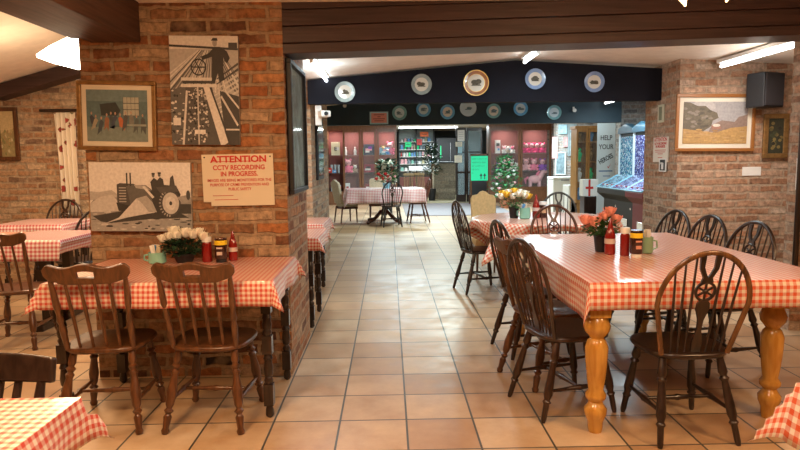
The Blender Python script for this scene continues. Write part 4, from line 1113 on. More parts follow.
jar('brown sauce jar on the round table behind the hoop chair', (at(543, 215, 6.55).x, 6.55, .772), .045, .17, m_brown, m_white, None, lab=flatcol((.55, .35, .2)), labz=(.3, .6))
# far table bouquet
t = empty('flower_pot', 'red and pink flowers in a pale blue pot on the far claw-foot table', 'flowers', (at(386.5, 185, 13.9).x, 13.9, .772))
MB().lathe([(.07, 0), (.09, .12)], n=16).build('pot', flatcol((.25, .55, .70)), t, smooth=True)
lm = MB(); leaf_mesh(lm, (.0, 0, .24), .24, .11, 160, 4, .07); lm.build('foliage', m_leaf, t)
for k in range(9): rose((-.22+.05*k, -.1+.06*(k % 3), .22+.05*((k*5) % 3)), .045, k).build('blossom', plain('red_petal', (.6, .03, .03), .6) if k < 6 else m_lpink, t, smooth=True)
# ================================================================== RIGHT WALL
YR = 6.495
t, W, H = wall_picture('landscape_picture', 'wooden-framed harvest field picture with white mount on the right wall', 'picture', (675.5, 94.5, 752.5, 151), YR, .02, R(.6))
w2, h2 = frame_parts(t, W, H, .035, plain('picture_wood', (.30, .12, .03), .4), mount=flatcol((.72, .68, .58)), mw=.045)
g = MB(); rr = random.Random(12)
blob(g, rect(0, 0, 1, 1), 1, (.34, .33, .34), w2, h2)
blob(g, [(0,.1),(.2,.0),(.45,.0),(.50,.15),(.35,.3),(0,.25)], 2, (.42, .40, .40), w2, h2)
blob(g, [(0,.0),(.10,.02),(.22,.10),(.34,.10),(.42,.20),(.52,.26),(.55,.38),(.46,.45),(.44,.58),(.30,.72),(.05,.66),(0,.66)], 3, (.13, .11, .08), w2, h2)
blob(g, [(.45,.55),(.60,.44),(.80,.48),(.86,.36),(1,.30),(1,.62),(.7,.70),(.4,.72)], 3, (.24, .17, .14), w2, h2)
blob(g, [(0,.64),(.2,.68),(.5,.74),(.75,.62),(1,.58),(1,1),(0,1)], 4, (.42, .26, .10), w2, h2)
for k in range(40): blob(g, ell(rr.uniform(.02,.97), rr.uniform(.66,.97), .05, .018, 8), 5, rr.choice([(.50,.32,.12),(.34,.20,.08),(.46,.30,.14)]), w2, h2)
for k in range(30): blob(g, ell(rr.uniform(.02,.45), rr.uniform(.15,.62), .04, .03, 8), 4, rr.choice([(.16,.14,.10),(.09,.08,.06),(.22,.19,.16)]), w2, h2)
blob(g, ell(.52, .56, .06, .035), 6, (.62, .58, .52), w2, h2); blob(g, [(.44,.56),(.58,.54),(.60,.64),(.46,.66)], 5, (.32, .17, .13), w2, h2)
g.M = Matrix.Translation((0, .002, 0)); g.build('print', m_print, t, colour=True)
t, W, H = wall_picture('small_picture', 'narrow gilt-framed dark picture under the black loudspeaker', 'picture', (762.5, 114, 785, 158), YR, .03)
w2, h2 = frame_parts(t, W, H, .05, m_gold)
g = MB(); blob(g, rect(0, 0, 1, 1), 1, (.035, .035, .02), w2, h2)
for k in range(24): blob(g, ell(rr.uniform(.1,.9), rr.uniform(.1,.9), .12, .05, 8), 2, rr.choice([(.12,.10,.04),(.05,.06,.03),(.20,.15,.05),(.02,.02,.015)]), w2, h2)
g.build('print', m_print, t, colour=True)
a = at(752, 73, 6.3); b = at(783, 107, 6.3)
t = empty('loudspeaker', 'black loudspeaker mounted high on the right brick wall', 'loudspeaker', ((a.x+b.x)/2, 6.34, (a.z+b.z)/2), R(22))
W, H = (b.x-a.x)*.88, a.z-b.z
MB().box((0, 0, 0), (W, .20, H)).build('cabinet', m_blk, t, bevel=.008)
MB().box((0, -.104, 0), (W-.03, .008, H-.03)).build('grille', plain('speaker_grille', (.025, .022, .026), .8), t)
MB().box((.02, .11, -.02), (.05, .06, .05)).build('bracket', m_blk, t)
a = at(742.5, 167, YR); b = at(760.5, 175.5, YR)
t = empty('paper_slip', 'small blank white card on the bricks below the landscape picture', 'notice', ((a.x+b.x)/2, YR-.001, (a.z+b.z)/2))
MB().box((0, 0, 0), (b.x-a.x, .006, a.z-b.z)).build('card', m_white, t)
# on the side return of the wall (faces the aisle)
SXW = 3.015
def side_at(px, py):
    d = CM @ Vector(((px-400)/F, (225-py)/F, -1)); k = SXW/d.x
    return Vector((SXW, d.y*k, CAMH+d.z*k))
def side_panel(name, label, cat, box, th=.012):
    a = side_at(box[2], box[1]); b = side_at(box[0], box[3])      # near-top, far-bottom
    t = empty(name, label, cat, (SXW-th/2-.001, (a.y+b.y)/2, (a.z+b.z)/2))
    return t, abs(b.y-a.y), a.z-b.z
t, W, H = side_panel('safety_notice', 'cream notice with red lines on the side of the right brick wall', 'sign', (654, 136.5, 669.5, 162))
MB().box((0, 0, 0), (.012, W, H)).build('board', plain('notice_cream', (.76, .68, .58), .5), t)
SIDE = (pi/2, 0, -pi/2)
for s_, z_, sz in (('ATTENTION', .40, .155), ('CCTV RECORDING', .24, .095), ('IN PROGRESS.', .12, .105)):
    txt(s_, W*sz, (-.007, 0, z_*H), SIDE, m_redtxt, t, bold=.001)
lm = MB()
for k in range(5): lm.box((-.007, 0, (-.02-.075*k)*H), (.001, W*(.75, .66, .35, .0, .3)[k]+.001, .009))
lm.build('print_lines', flatcol((.62, .22, .16)), t)
t, W, H = side_panel('sticker', 'little black and white sticker below the cream notice', 'sign', (660, 158.5, 667.5, 171.5), .02)
MB().box((0, 0, 0), (.006, W, H)).build('backing', m_white, t); MB().box((-.004, 0, 0), (.002, W*.7, H*.82)).build('symbol_ground', m_blk, t)
MB().box((-.0055, 0, -.01), (.001, W*.3, H*.5)).box((-.0055, W*.12, .02), (.001, W*.3, H*.14)).build('symbol', m_white, t)
t, W, H = side_panel('thermometer', 'slim pale thermometer plaque high on the right wall return', 'thermometer', (658.5, 104, 665, 123))
MB().box((0, 0, 0), (.014, W, H)).build('plaque', flatcol((.62, .60, .46)), t, bevel=.003)
MB().box((-.009, 0, 0), (.004, W*.45, H*.75)).build('scale', flatcol((.22, .24, .16)), t)
a = at(798, 160, 4.88); t = empty('framed_picture', 'small pale-framed picture cut by the right picture edge', 'picture', (a.x+.10, 4.885, a.z-.11))
w2, h2 = frame_parts(t, .2, .25, .018, m_white); MB().box((0, .0, 0), (w2, .006, h2)).build('print', flatcol((.2, .3, .22)), t)

# ================================================================== GAMES CORNER
def spots_mat(name, cols, scale):
    m, nt, b = newmat(name); L = nt.links.new
    uv = N(nt, 'ShaderNodeUVMap'); v = N(nt, 'ShaderNodeTexVoronoi'); v.inputs['Scale'].default_value = scale; L(uv.outputs[0], v.inputs['Vector'])
    sp = N(nt, 'ShaderNodeSeparateColor'); L(v.outputs['Color'], sp.inputs[0])
    cr = N(nt, 'ShaderNodeValToRGB'); cr.color_ramp.interpolation = 'CONSTANT'; e = cr.color_ramp.elements
    e[0].color = (*cols[0], 1); e[0].position = 0; e[1].color = (*cols[-1], 1); e[1].position = 1-1/len(cols)
    for i in range(1, len(cols)-1): q = e.new(i/len(cols)); q.color = (*cols[i], 1)
    L(sp.outputs[0], cr.inputs[0]); L(cr.outputs[0], b.inputs['Base Color']); L(cr.outputs[0], b.inputs['Emission Color'])
    b.inputs['Emission Strength'].default_value = .10; b.inputs['Roughness'].default_value = .15; b.inputs['Coat Weight'].default_value = .6
    return m
scr = [spots_mat('game_face', c, s) for c, s in (
    ([(.03,.10,.22), (.20,.45,.60), (.05,.22,.45), (.55,.75,.85), (.04,.30,.40), (.06,.16,.30)], 55),
    ([(.02,.03,.12), (.10,.14,.40), (.05,.06,.22), (.45,.55,.80), (.05,.08,.25), (.03,.05,.18)], 60),
    ([(.03,.05,.18), (.20,.30,.70), (.04,.12,.40), (.60,.70,.9), (.1,.1,.3), (.3,.08,.3)], 55))]
m_tl = plain('machine_top', (.02, .10, .16), .3, coat=.4)
def fruit_machine(label, x, y, rz, face, side):
    t = empty('fruit_machine', label, 'arcade machine', (x, y, 0), rz, 'fruit machines in the games corner')
    W = .60
    # side profile (y forward = -): lower cabinet, sloping control shelf, tall back box
    prof = [(-.30, 0), (.30, 0), (.30, 1.78), (.16, 1.86), (-.04, 1.86), (-.04, 1.10), (-.42, .90), (-.42, .82), (-.30, .72)]
    MB().prism(prof, lambda p: (-W/2, p[0], p[1]), lambda p: (W/2, p[0], p[1])).build('cabinet', side, t, bevel=.01)
    MB().box((0, -.048, 1.42), (W-.10, .014, .62)).build('screen', face, t)
    for s in (-1, 1): MB().box((s*(W/2-.022), -.055, 1.43), (.03, .03, .74)).build('light_strip', plain('pale_strip', (.62, .72, .78), .3, emit=.1), t, bevel=.005)
    MB().prism([(-.055, 1.115), (-.425, .922), (-.425, .908), (-.055, 1.10)], lambda p: (-W/2+.03, p[0], p[1]), lambda p: (W/2-.03, p[0], p[1])).build('control_panel', face, t)
    MB().tube([(-W/2+.012, -.05, 1.118), (-W/2+.012, -.43, .915), (W/2-.012, -.43, .915), (W/2-.012, -.05, 1.118)], .011, 6).build('panel_edge', plain('blue_edge', (.25, .55, .72), .3, emit=.1), t)
    MB().prism([(-W/2, 1.78), (W/2, 1.78), (W/2-.02, 1.87), (0, 1.94), (-W/2+.02, 1.87)], lambda p: (p[0], -.09, p[1]), lambda p: (p[0], .02, p[1])).build('header_sign', m_tl, t, bevel=.01)
    for k in range(5): MB().lathe([(.018, 0), (.018, .012)], (-.18+.09*k, -.36, .955), 10).build('button', m_white if k % 2 else m_redtxt, t)
    MB().box((.0, -.306, .40), (.22, .01, .12)).build('coin_tray', m_chrome, t, bevel=.004)
    MB().lathe([(.02, 0), (.02, .012)], (.2, -.30, .62), 10, (.2, -.315, .62)).build('lock', m_chrome, t)
    return t
fruit_machine('leftmost fruit machine, pale blue face nearest the white banner', 3.92, 10.12, R(-88), scr[0], m_blk)
fruit_machine('middle fruit machine with dark blue reels screen', 3.92, 9.50, R(-88), scr[1], m_blk)
fruit_machine('rightmost fruit machine with red side, against the brick corner', 3.92, 8.88, R(-88), scr[2], plain('red_side', (.22, .02, .03), .4))
# banner
Yb = 11.6
a = at(597.5, 123, Yb); b = at(613.5, 215, Yb)
t = empty('banner', 'tall white pull-up banner reading HELP YOUR HEROES', 'banner', ((a.x+b.x)/2, Yb, 0))
W = b.x-a.x; H = a.z
MB().box((0, 0, H/2+.04), (W, .006, H-.08)).build('sheet', plain('banner_white', (.70, .76, .78), .6), t)
MB().box((0, 0, .04), (W+.04, .16, .08)).build('base', m_chrome, t, bevel=.01); MB().tube([(0, .03, .06), (0, .03, H)], .01).build('pole', m_chrome, t)
MB().box((0, 0, H+.008), (W+.01, .02, .02)).build('top_rail', m_chrome, t)
for s_, py, sz, bo in (('HELP', 138, .125, .001), ('YOUR', 147, .125, .001)):
    z_ = at(605, py, Yb).z; txt(s_, sz, (0, -.005, z_), FRONT, m_blk, t, bold=bo, sx=.80)
z_ = at(605, 159, Yb).z; o = txt('HEROES', .12, (0, -.005, z_), (pi/2, R(-28), 0), m_blk, t, bold=.003, sx=.66)
ln = MB(); ln.box((0, -.004, at(605, 171, Yb).z), (W*.75, .002, .022)).box((.02, -.004, at(605, 176, Yb).z), (W*.4, .002, .016)); ln.build('print_lines', flatcol((.1, .2, .4)), t)
g = MB(); z_ = at(605, 166, Yb).z; g.prism([(.02, z_), (.05, z_-.02), (.10, z_+.05), (.05, z_-.045)], lambda p: (p[0], -.005, p[1]), lambda p: (p[0], -.006, p[1])); g.build('red_tick', m_redtxt, t)
# St George flag on a small stand
Yf = 10.9
a = at(583, 179.5, Yf); b = at(598, 196, Yf); c0 = Vector(((a.x+b.x)/2, Yf, (a.z+b.z)/2))
t = empty('flag_box', 'white box with a red cross flag in front of the oak cabinet', 'box', (c0.x, Yf, 0))
W, H = b.x-a.x, a.z-b.z
MB().box((0, .1, c0.z), (W, .2, H)).build('flag_panel', m_white, t, bevel=.004)
MB().box((-.02, -.003, c0.z), (.035, .005, H)).box((-.02, -.003, c0.z-.0), (W*.5, .006, .04)).build('red_cross', m_redtxt, t)
MB().box((0, .12, (c0.z-H/2)/2), (W*.8, .26, c0.z-H/2)).build('stand', m_dark, t, bevel=.01)
# oak display cabinet
Yo = 12.4
a = at(576.5, 129, Yo); b = at(598, 206, Yo); W = b.x-a.x; H = a.z
t = empty('oak_cabinet', 'narrow orange oak cabinet with glass doors left of the banner', 'cabinet', ((a.x+b.x)/2, Yo+.18, 0))
c = MB(); c.bb(-W/2, W/2, .15, .18, 0, H); c.bb(-W/2, -W/2+.03, -.18, .15, 0, H); c.bb(W/2-.03, W/2, -.18, .15, 0, H); c.bb(-W/2, W/2, -.18, .15, 0, .5); c.bb(-W/2-.03, W/2+.03, -.21, .18, H, H+.06)
c.build('carcass', m_oak, t, bevel=.004)
for z_ in (.9, 1.3, 1.7): MB().bb(-W/2+.03, W/2-.03, -.14, .15, z_, z_+.02).build('shelf', m_oak, t)
for s in (-1, 1):
    d = MB(); x0 = -W/2 if s < 0 else .005; x1 = -.005 if s < 0 else W/2; ww = .035
    for q in ((x0, x1, .5, .56), (x0, x1, H-.06, H), (x0, x0+ww, .56, H-.06), (x1-ww, x1, .56, H-.06)): d.bb(q[0], q[1], -.20, -.18, q[2], q[3])
    dd = d.build('door', m_oak, t); MB().bb(x0+ww, x1-ww, -.192, -.188, .56, H-.06).build('glass_pane', m_glass, dd)
    for k, z_ in enumerate((.92, 1.32, 1.72, .52)):
        xx = t.location.x + s*W/4
        o = empty('figurine', 'tiny ornament %s of the oak cabinet, %s side' % (('on the middle shelf', 'on the upper shelf', 'on the top shelf', 'on the floor')[k], ('left' if s < 0 else 'right')), 'ornament', (xx, Yo+.16, z_), group='ornaments in the oak cabinet')
        mm = [m_white, m_green, m_gold, m_blue][(k+(s > 0)) % 4]
        MB().lathe([(.05, 0), (.03, .03), (.05, .10), (.06, .16), (.02, .21)], n=10).ball((0, 0, .24), .04, 8, 6).build('figure', mm, o, smooth=True)
# radiator/white chest + pictures on the far pier
t = empty('chest_freezer', 'white freezer cabinet against the far pier', 'freezer', (at(561, 200, 15.6).x, 15.6, 0))
MB().bb(-.28, .28, -.3, .3, .03, .86).build('body', m_white, t, bevel=.02); MB().bb(-.285, .285, -.31, .3, .865, .93).build('lid', m_white, t, bevel=.015); MB().bb(-.1, .1, -.325, -.31, .84, .87).build('handle', m_chrome, t)
t = empty('white_cupboard', 'lower white cupboard right of the freezer cabinet', 'cupboard', (at(575, 200, 14.2).x+.02, 14.2, 0))
MB().bb(-.24, .24, -.25, .25, .0, .78).build('body', m_white, t, bevel=.015); MB().bb(-.22, .22, -.262, -.25, .06, .74).build('door', m_white, t, bevel=.005); MB().ball((.17, -.275, .5), .015).build('knob', m_chrome, t)
for i, (bx, lb, fc, pc) in enumerate((((552, 137, 557.5, 158.5), 'tall pink-bordered card on the far grey brick pier', (.62, .34, .32), (.62, .60, .58)),
        ((558.5, 124.5, 567, 134), 'pale blue square poster at the top of the far pier', (.35, .52, .60), (.40, .55, .62)),
        ((568, 124, 576, 156), 'tall greyish poster beside the oak cabinet', (.30, .36, .38), (.34, .40, .42)),
        ((555, 152, 565.5, 175), 'white-framed picture low on the far pier', (.72, .74, .74), (.22, .30, .34)),
        ((563.5, 137, 567.5, 147), 'small pink card between the far pier posters', (.60, .35, .35), (.60, .45, .42)))):
    t, W, H = wall_picture('framed_poster', lb, 'picture', bx, 17.19, .02)
    t['group'] = 'pictures on the far pier'
    w2, h2 = frame_parts(t, W, H, .035, flatcol(fc)); MB().box((0, .0, 0), (w2, .008, h2)).build('print', plain('poster_print', pc, .5, noise=.4, nscale=12), t)

# ================================================================== FAR DISPLAY CABINETS
YC = 19.8
m_back = plain('pink_lining', (.22, .075, .065), .8)
def display(label, bays, ztop, open_first=False):
    """bays = list of (px0, px1)"""
    x0 = at(bays[0][0], 160, YC).x; x1 = at(bays[-1][1], 160, YC).x
    cx = (x0+x1)/2
    t = empty('display_cabinet', label, 'cabinet', (cx, YC, 0), group='gift cabinets at the far end')
    W = x1-x0; D = .5
    c = MB(); c.bb(-W/2, W/2, D, D+.03, 0, ztop); c.bb(-W/2, W/2, 0, D, ztop-.24, ztop); c.bb(-W/2, W/2, 0, D, 0, .42)
    c.build('carcass', m_cab, t)
    MB().bb(-W/2+.01, W/2-.01, D-.02, D-.001, .42, ztop-.24).build('lining', m_back, t)
    res = []
    for i, (a_, b_) in enumerate(bays):
        xa = at(a_, 160, YC).x-cx; xb = at(b_, 160, YC).x-cx
        MB().bb(xa, xa+.03, .02, D-.02, .42, ztop-.24).build('side_panel', m_cab, t)
        for zs in (1.0, 1.56): MB().bb(xa+.03, xb-.001, .04, D-.03, zs-.01, zs+.01).build('shelf', glassmat('glass_shelf', (.5, .6, .6), .15), t)
        if not (open_first and i == 0):
            fw = .065; d = MB()
            for q in ((xa, xb, .42, .50), (xa, xb, ztop-.32, ztop-.24), (xa, xa+fw, .50, ztop-.32), (xb-fw, xb, .50, ztop-.32)): d.bb(q[0]+.003, q[1]-.003, -.02, .0, q[2], q[3])
            dd = d.build('door', m_cab, t); MB().bb(xa+fw, xb-fw, -.012, -.008, .50, ztop-.32).build('glass_pane', m_glass, dd)
            MB().ball((xb-fw/2, -.03, 1.2), .014, 8, 6).build('knob', m_gold, dd)
        MB().bb(xa+.01, xb-.01, -.018, .0, .06, .38).build('lower_panel', m_cab, t, bevel=.004)
        area_light('cabinet_light', (cx+(xa+xb)/2, YC+.10, ztop-.26), .25, .1, 9, (1, .86, .82))
        res.append((cx+(xa+xb)/2, xb-xa))
    return t
display('wooden display cabinet of gifts on the left at the far end', [(327, 342.5), (343, 361), (361.5, 376.5), (377, 397)], 2.60, True)
display('wooden display cabinet full of pink toys, right of the chalkboard', [(489, 520), (520.5, 551)], 2.60)
def plush(label, px, py, body, acc, k=1.0, Y=None, group='soft toys in the far cabinets', ears=True, floorz=None):
    Y = Y or YC+.2; p = at(px, py, Y)
    z = min([s for s in (.42, 1.01, 1.57) if s <= p.z+.12] or [.42], key=lambda s: abs(p.z-s)) if floorz is None else floorz
    t = empty('plush_toy', label, 'soft toy', (p.x, Y, z), group=group)
    MB().ball((0, 0, .09*k), .085*k, 10, 7, (1, .85, 1.08)).ball((-.08*k, -.05*k, .03*k), .034*k).ball((.08*k, -.05*k, .03*k), .034*k).ball((-.09*k, -.02*k, .12*k), .03*k, sc=(1, 1, 1.5)).ball((.09*k, -.02*k, .12*k), .03*k, sc=(1, 1, 1.5)).build('body', body, t, smooth=True)
    MB().ball((0, -.01, .235*k), .075*k, 12, 8).build('head', acc, t, smooth=True)
    if ears: MB().ball((-.06*k, 0, .305*k), .03*k).ball((.06*k, 0, .305*k), .03*k).build('ears', body, t, smooth=True)
    MB().ball((-.025*k, -.078*k, .245*k), .008*k, 6, 5).ball((.025*k, -.078*k, .245*k), .008*k, 6, 5).ball((0, -.088*k, .225*k), .012*k, 6, 5).build('face', m_blk, t)
    return t
def giftbox(label, px0, py0, px1, py1, mat, Y=None, name='gift_box', cat='box', d=.12, print_=None, group='boxes in the far cabinets', snap=True):
    Y = Y or YC+.2; a = at(px0, py0, Y); b = at(px1, py1, Y); z0 = b.z
    if snap: z0 = min((.42, 1.01, 1.57), key=lambda s: abs(b.z-s))
    t = empty(name, label, cat, ((a.x+b.x)/2, Y, z0), group=group)
    W, H = b.x-a.x, a.z-b.z
    MB().box((0, 0, H/2), (W, d, H)).build('box_body', mat, t, bevel=.004)
    q = MB(); rr = random.Random(int(px0*3+py0)); cols = print_ or [m_white]
    for i, cm in enumerate(cols):
        MB().box((rr.uniform(-.2, .2)*W, -d/2-.002-.001*i, H*(.25+.5*(i+.5)/len(cols))), (W*rr.uniform(.3, .7), .002, H*.22)).build('printed_panel', cm, t)
    return t
S1 = 1.57
giftbox('cream square card with a dark letter E in the open far left bay', 331, 136, 340, 149, flatcol((.72, .66, .46)), print_=[m_white])
p = at(335.5, 142, YC+.13); o = txt('E', .17, (0, 0, 0), FRONT, flatcol((.08, .07, .05)), bold=.004)
o.parent = bpy.data.objects['gift_box']; o.location = (0, -.066, .20)
for k, px in enumerate((331.5, 335, 338.5)):
    p = at(px, 160, YC+.2); t = empty('glass_tumbler', '%s clear glass on the middle shelf of the open far left bay' % ('leftmost', 'middle', 'rightmost')[k], 'glass', (p.x, YC+.2, 1.01), group='glasses in the far left bay')
    MB().lathe([(.035, 0), (.045, .26), (.042, .26), (.032, .01)], n=12).build('glass_body', glassmat('tumbler', (.7, .8, .85), .35), t, smooth=True)
giftbox('red packet low in the open far left bay', 328.5, 165, 332, 170, m_redtxt, d=.08); giftbox('blue packet beside the red one in the far left bay', 332.5, 164, 336, 167, m_blue, d=.08, snap=True)
giftbox('pale blue folded cloth at the bottom of the far left bay', 331, 180, 341, 186, flatcol((.55, .66, .74)), print_=[m_blue])
a = at(337.5, 192, YC-.03); t = empty('notice', 'orange notice hanging on the lower part of the far left cabinet', 'sign', (a.x, YC-.022, a.z)); MB().box((0, 0, 0), (.22, .004, .36)).build('sheet', m_orange, t); MB().box((0, -.003, .06), (.16, .002, .015)).box((0, -.003, 0), (.13, .002, .015)).build('print_lines', m_redtxt, t)
for px, s in ((345.5, 'left'), (355, 'right')):
    p = at(px, 144, YC+.2); t = empty('figurine', 'small white figurine at the %s of the second cabinet bay' % s, 'ornament', (p.x, YC+.2, S1), group='white figurines')
    MB().lathe([(.05, 0), (.04, .05), (.055, .12), (.03, .19), (.02, .20)], n=12).build('figure', m_white, t, smooth=True); MB().ball((0, 0, .23), .035).build('head', m_white, t, smooth=True)
plush('large pink soft toy with white face in the second cabinet bay', 348, 160, m_pink, m_lpink, 1.35)
plush('small brown soft toy beside the large pink one', 355, 162, flatcol((.5, .35, .25)), m_white, .8)
giftbox('dark boxed set with coloured print, upper shelf of the third bay', 363.5, 138, 374.5, 148.5, flatcol((.05, .06, .10)), print_=[m_white, m_lpink, m_purple])
giftbox('bright green card on the middle shelf of the third bay', 363, 153, 375, 160, m_green, print_=[m_pink], d=.05)
giftbox('stack of red boxed toys low in the third bay', 364, 158, 374.5, 166, plain('toy_red', (.35, .02, .04), .5), print_=[m_white, m_blk], Y=YC+.33)
plush('pink and white soft toy high in the fourth bay', 390, 140, m_pink, m_lpink, 1.25)
plush('green soft toy high in the fourth bay', 383, 142, m_leaf, m_yel, .9); plush('small blue soft toy in front in the fourth bay', 387.5, 146, m_blue, m_white, .6, Y=YC+.1)
giftbox('wide blue box on the middle shelf of the fourth bay', 379.5, 154, 391, 161, flatcol((.18, .38, .50)), print_=[m_white, m_lpink]); giftbox('pink box on the lower shelf of the fourth bay', 379, 178, 388, 186, m_lpink)
giftbox('pale box on the bottom shelf of the second bay', 345, 178, 350, 186, m_white, print_=[m_redtxt]); giftbox('dark red box on the bottom shelf of the third bay', 365, 179, 373, 186, plain('deep_red', (.25, .03, .03), .5))
# right cabinet
giftbox('white and blue printed box, top left of the toy cabinet', 495, 135, 500, 148, m_white, print_=[m_blue, m_lpink, m_blk])
giftbox('black and white trainers box, top of the toy cabinet', 503, 134, 512, 140, m_white, print_=[m_blk, m_blue], Y=YC+.36)
for k, px in enumerate((504, 508, 512.5)): plush('%s of three small white soft toys on the upper shelf' % ('leftmost', 'middle one', 'rightmost')[k], px, 144, [m_white, flatcol((.5,.4,.3)), m_white][k], [m_lpink, m_white, m_pink][k], .72)
for k, px in enumerate((504, 511)): plush('%s grey and white panda toy on the middle shelf' % ('left', 'right')[k], px, 160, [flatcol((.4,.38,.34)), flatcol((.6,.57,.5))][k], m_white, 1.15)
plush('purple soft toy at the left of the pandas', 498, 162, m_purple, m_purple, .8); plush('white soft toy at the right end of the panda shelf', 517, 162, m_white, m_white, .8)
for k, px in enumerate((526, 531.5, 537, 542.5)): plush('%s hot pink toy in the row of four' % ('first from the left', 'second from the left', 'third from the left', 'last')[k], px, 143, plain('hot_pink', (.9, .06, .25), .8), m_lpink, .98)
plush('pale pink rag doll, left of the three dolls', 526, 160, m_lpink, m_lpink, 1.2); plush('pink rag doll in the middle of the three dolls', 534, 160, m_pink, m_lpink, 1.2); plush('purple rag doll, right of the three dolls', 542.5, 160, m_purple, m_lpink, 1.15)
p = at(535, 180, YC+.2)
t = empty('toy_unicorn', 'large pink plush horse at the bottom of the toy cabinet', 'soft toy', (p.x, YC+.2, .42))
b = MB().ball((0, 0, .30), .17, 14, 9, (1.35, .7, .8)); b.tube([(.14, 0, .34), (.22, 0, .46), (.25, 0, .54)], [.10, .08, .07], 10); b.ball((.29, 0, .55), .075, 10, 7, (1.5, .8, .9))
for sx, sy in ((-.15, -.07), (.13, -.07), (-.15, .07), (.13, .07)): b.tube([(sx, sy, .25), (sx*1.1, sy, .0)], [.055, .04], 8)
b.build('body', m_lpink, t, smooth=True); MB().tube([(.15, 0, .58), (.08, 0, .48), (.03, 0, .40)], [.03, .045, .02], 8).tube([(-.22, 0, .38), (-.32, 0, .30), (-.30, 0, .16)], [.03, .045, .02], 8).build('mane_and_tail', m_pink, t, smooth=True)
# strip of lit wall over the bar
# ================================================================== CHALKBOARD, PLANTS, BAR, SHOP
Ya = 18.9
a = at(470.5, 154, Ya); b = at(488, 201, Ya); cx = (a.x+b.x)/2; W = b.x-a.x; H = a.z
t = empty('a_board', 'black A-frame chalkboard carrying a bright green poster', 'chalkboard', (cx, Ya, 0))
fr = MB()
for s in (-1, 1): fr.box((s*(W/2-.02), 0, H/2), (.04, .03, H)); fr.tube([(s*(W/2-.02), .03, H-.05), (s*(W/2-.02), .42, 0)], .018, 6)
fr.box((0, 0, H-.02), (W, .03, .04)); fr.box((0, 0, .14), (W, .03, .04)); fr.build('frame', m_mid, t)
MB().bb(-W/2+.04, W/2-.04, -.008, .008, .16, H-.04).build('board', m_blk, t)
gz0, gz1 = at(480, 180.5, Ya).z, at(480, 156, Ya).z
po = MB().bb(-W/2+.01, W/2-.01, -.022, -.016, gz0, gz1).build('poster', plain('green_sheet', (.01, .62, .28), .6), t)
hw_ = MB(); rr = random.Random(9)
for k, wd_ in enumerate((.40, .38, .36, .22, .06)):
    x_ = -W/2+.06
    while x_ < -W/2+.06+wd_:
        hh_ = rr.uniform(.02, .05); hw_.box((x_, -.0235, gz1-.09-.105*k), (.006, .002, hh_)); hw_.box((x_+.012, -.0235, gz1-.09-.105*k+rr.uniform(-.015, .015)), (.018, .002, .006)); x_ += rr.choice((.03, .035, .06))
hw_.build('handwriting', m_blk, t)
ar = MB()
for dx in (.05, .16): ar.bb(dx-.012, dx+.012, -.025, -.0225, gz0+.04, gz0+.14); ar.add([(dx-.045, -.025, gz0+.14), (dx+.045, -.025, gz0+.14), (dx, -.025, gz0+.22)], [(0, 1, 2)])
ar.build('arrows', m_blk, t)
def bush(name, label, x, y, z0, prof, n, leafm, bl=(), potm=None, pot=(.16, .3), size=.09, cat='plant', bs=.05):
    t = empty(name, label, cat, (x, y, z0))
    MB().lathe([(pot[0]*.75, 0), (pot[0], pot[1]), (pot[0]*.9, pot[1])], n=16).build('pot', potm or m_mid, t, smooth=True)
    MB().tube([(0, 0, pot[1]*.8), (0, 0, prof[-1][1]*.9)], .02, 6).build('stem', m_mid, t)
    lm = MB(); rr = random.Random(n)
    for i in range(len(prof)-1):
        (r0, z0_), (r1, z1_) = prof[i], prof[i+1]
        leaf_mesh(lm, (0, 0, (z0_+z1_)/2), (r0+r1)/2, (z1_-z0_)*.7, n, n+i, size)
    lm.build('foliage', leafm, t)
    for k, (mat, cnt) in enumerate(bl):
        for j in range(cnt):
            zz = rr.uniform(prof[0][1], prof[-1][1]); q = 1-(zz-prof[0][1])/(prof[-1][1]-prof[0][1]); r_ = prof[0][0]*(.3+.7*q)
            a_ = rr.uniform(pi, 2*pi)
            rose((r_*cos(a_), r_*sin(a_), zz), bs, j).build('blossom', mat, t, smooth=True)
    return t
Yp = 17.6
bush('rose_bush', 'flowering bush with pink and white blooms before the toy cabinet', at(505, 180, Yp).x, Yp, 0, [(.42, .38), (.46, .65), (.40, .95), (.28, 1.2), (.12, 1.42)], 150, plain('bush_leaf', (.05, .20, .07), .5, noise=.4, nscale=30), ((m_lpink, 12), (m_white, 10)), flatcol((.45, .16, .08)), size=.11)
Yt = 16.4
bush('floral_display', 'tall white-frosted flower display behind the far claw-foot table', at(387, 165, Yt).x, Yt, 0, [(.22, .8), (.26, 1.0), (.30, 1.2), (.22, 1.36)], 110, m_leafd, ((m_petw, 55), (plain('red_bloom', (.65, .03, .04), .6), 5)), m_blk, pot=(.16, .7), size=.12, bs=.075)
# bar
Bx0, Bx1 = at(434, 180, 21.5).x, at(455.5, 180, 21.5).x
t = empty('bar_counter', 'stone-faced bar counter with a dark top beyond the aisle', 'counter', ((Bx0+Bx1)/2, 22.1, .02))
W = Bx1-Bx0
MB().bb(-W/2, W/2, -.6, .6, 0, 1.24).build('front', m_stone, t)
MB().bb(-W/2-.08, W/2+.02, -.68, .6, 1.24, 1.30).build('worktop', plain('slate_top', (.10, .11, .12), .3), t, bevel=.01)
a = at(441, 150, 24); t = empty('back_unit', 'dark unit with a steel edge behind the bar counter', 'cabinet', (at(450, 160, 24.4).x, 24.4, .02))
MB().bb(-.55, .55, -.3, .3, 0, 2.2).build('body', m_blk, t, bevel=.01); MB().bb(-.02, .0, -.33, -.3, .9, 2.0).build('door_handle', m_chrome, t); MB().bb(-.4, -.37, -.32, -.3, 1.4, 1.9).build('green_light', m_green, t)
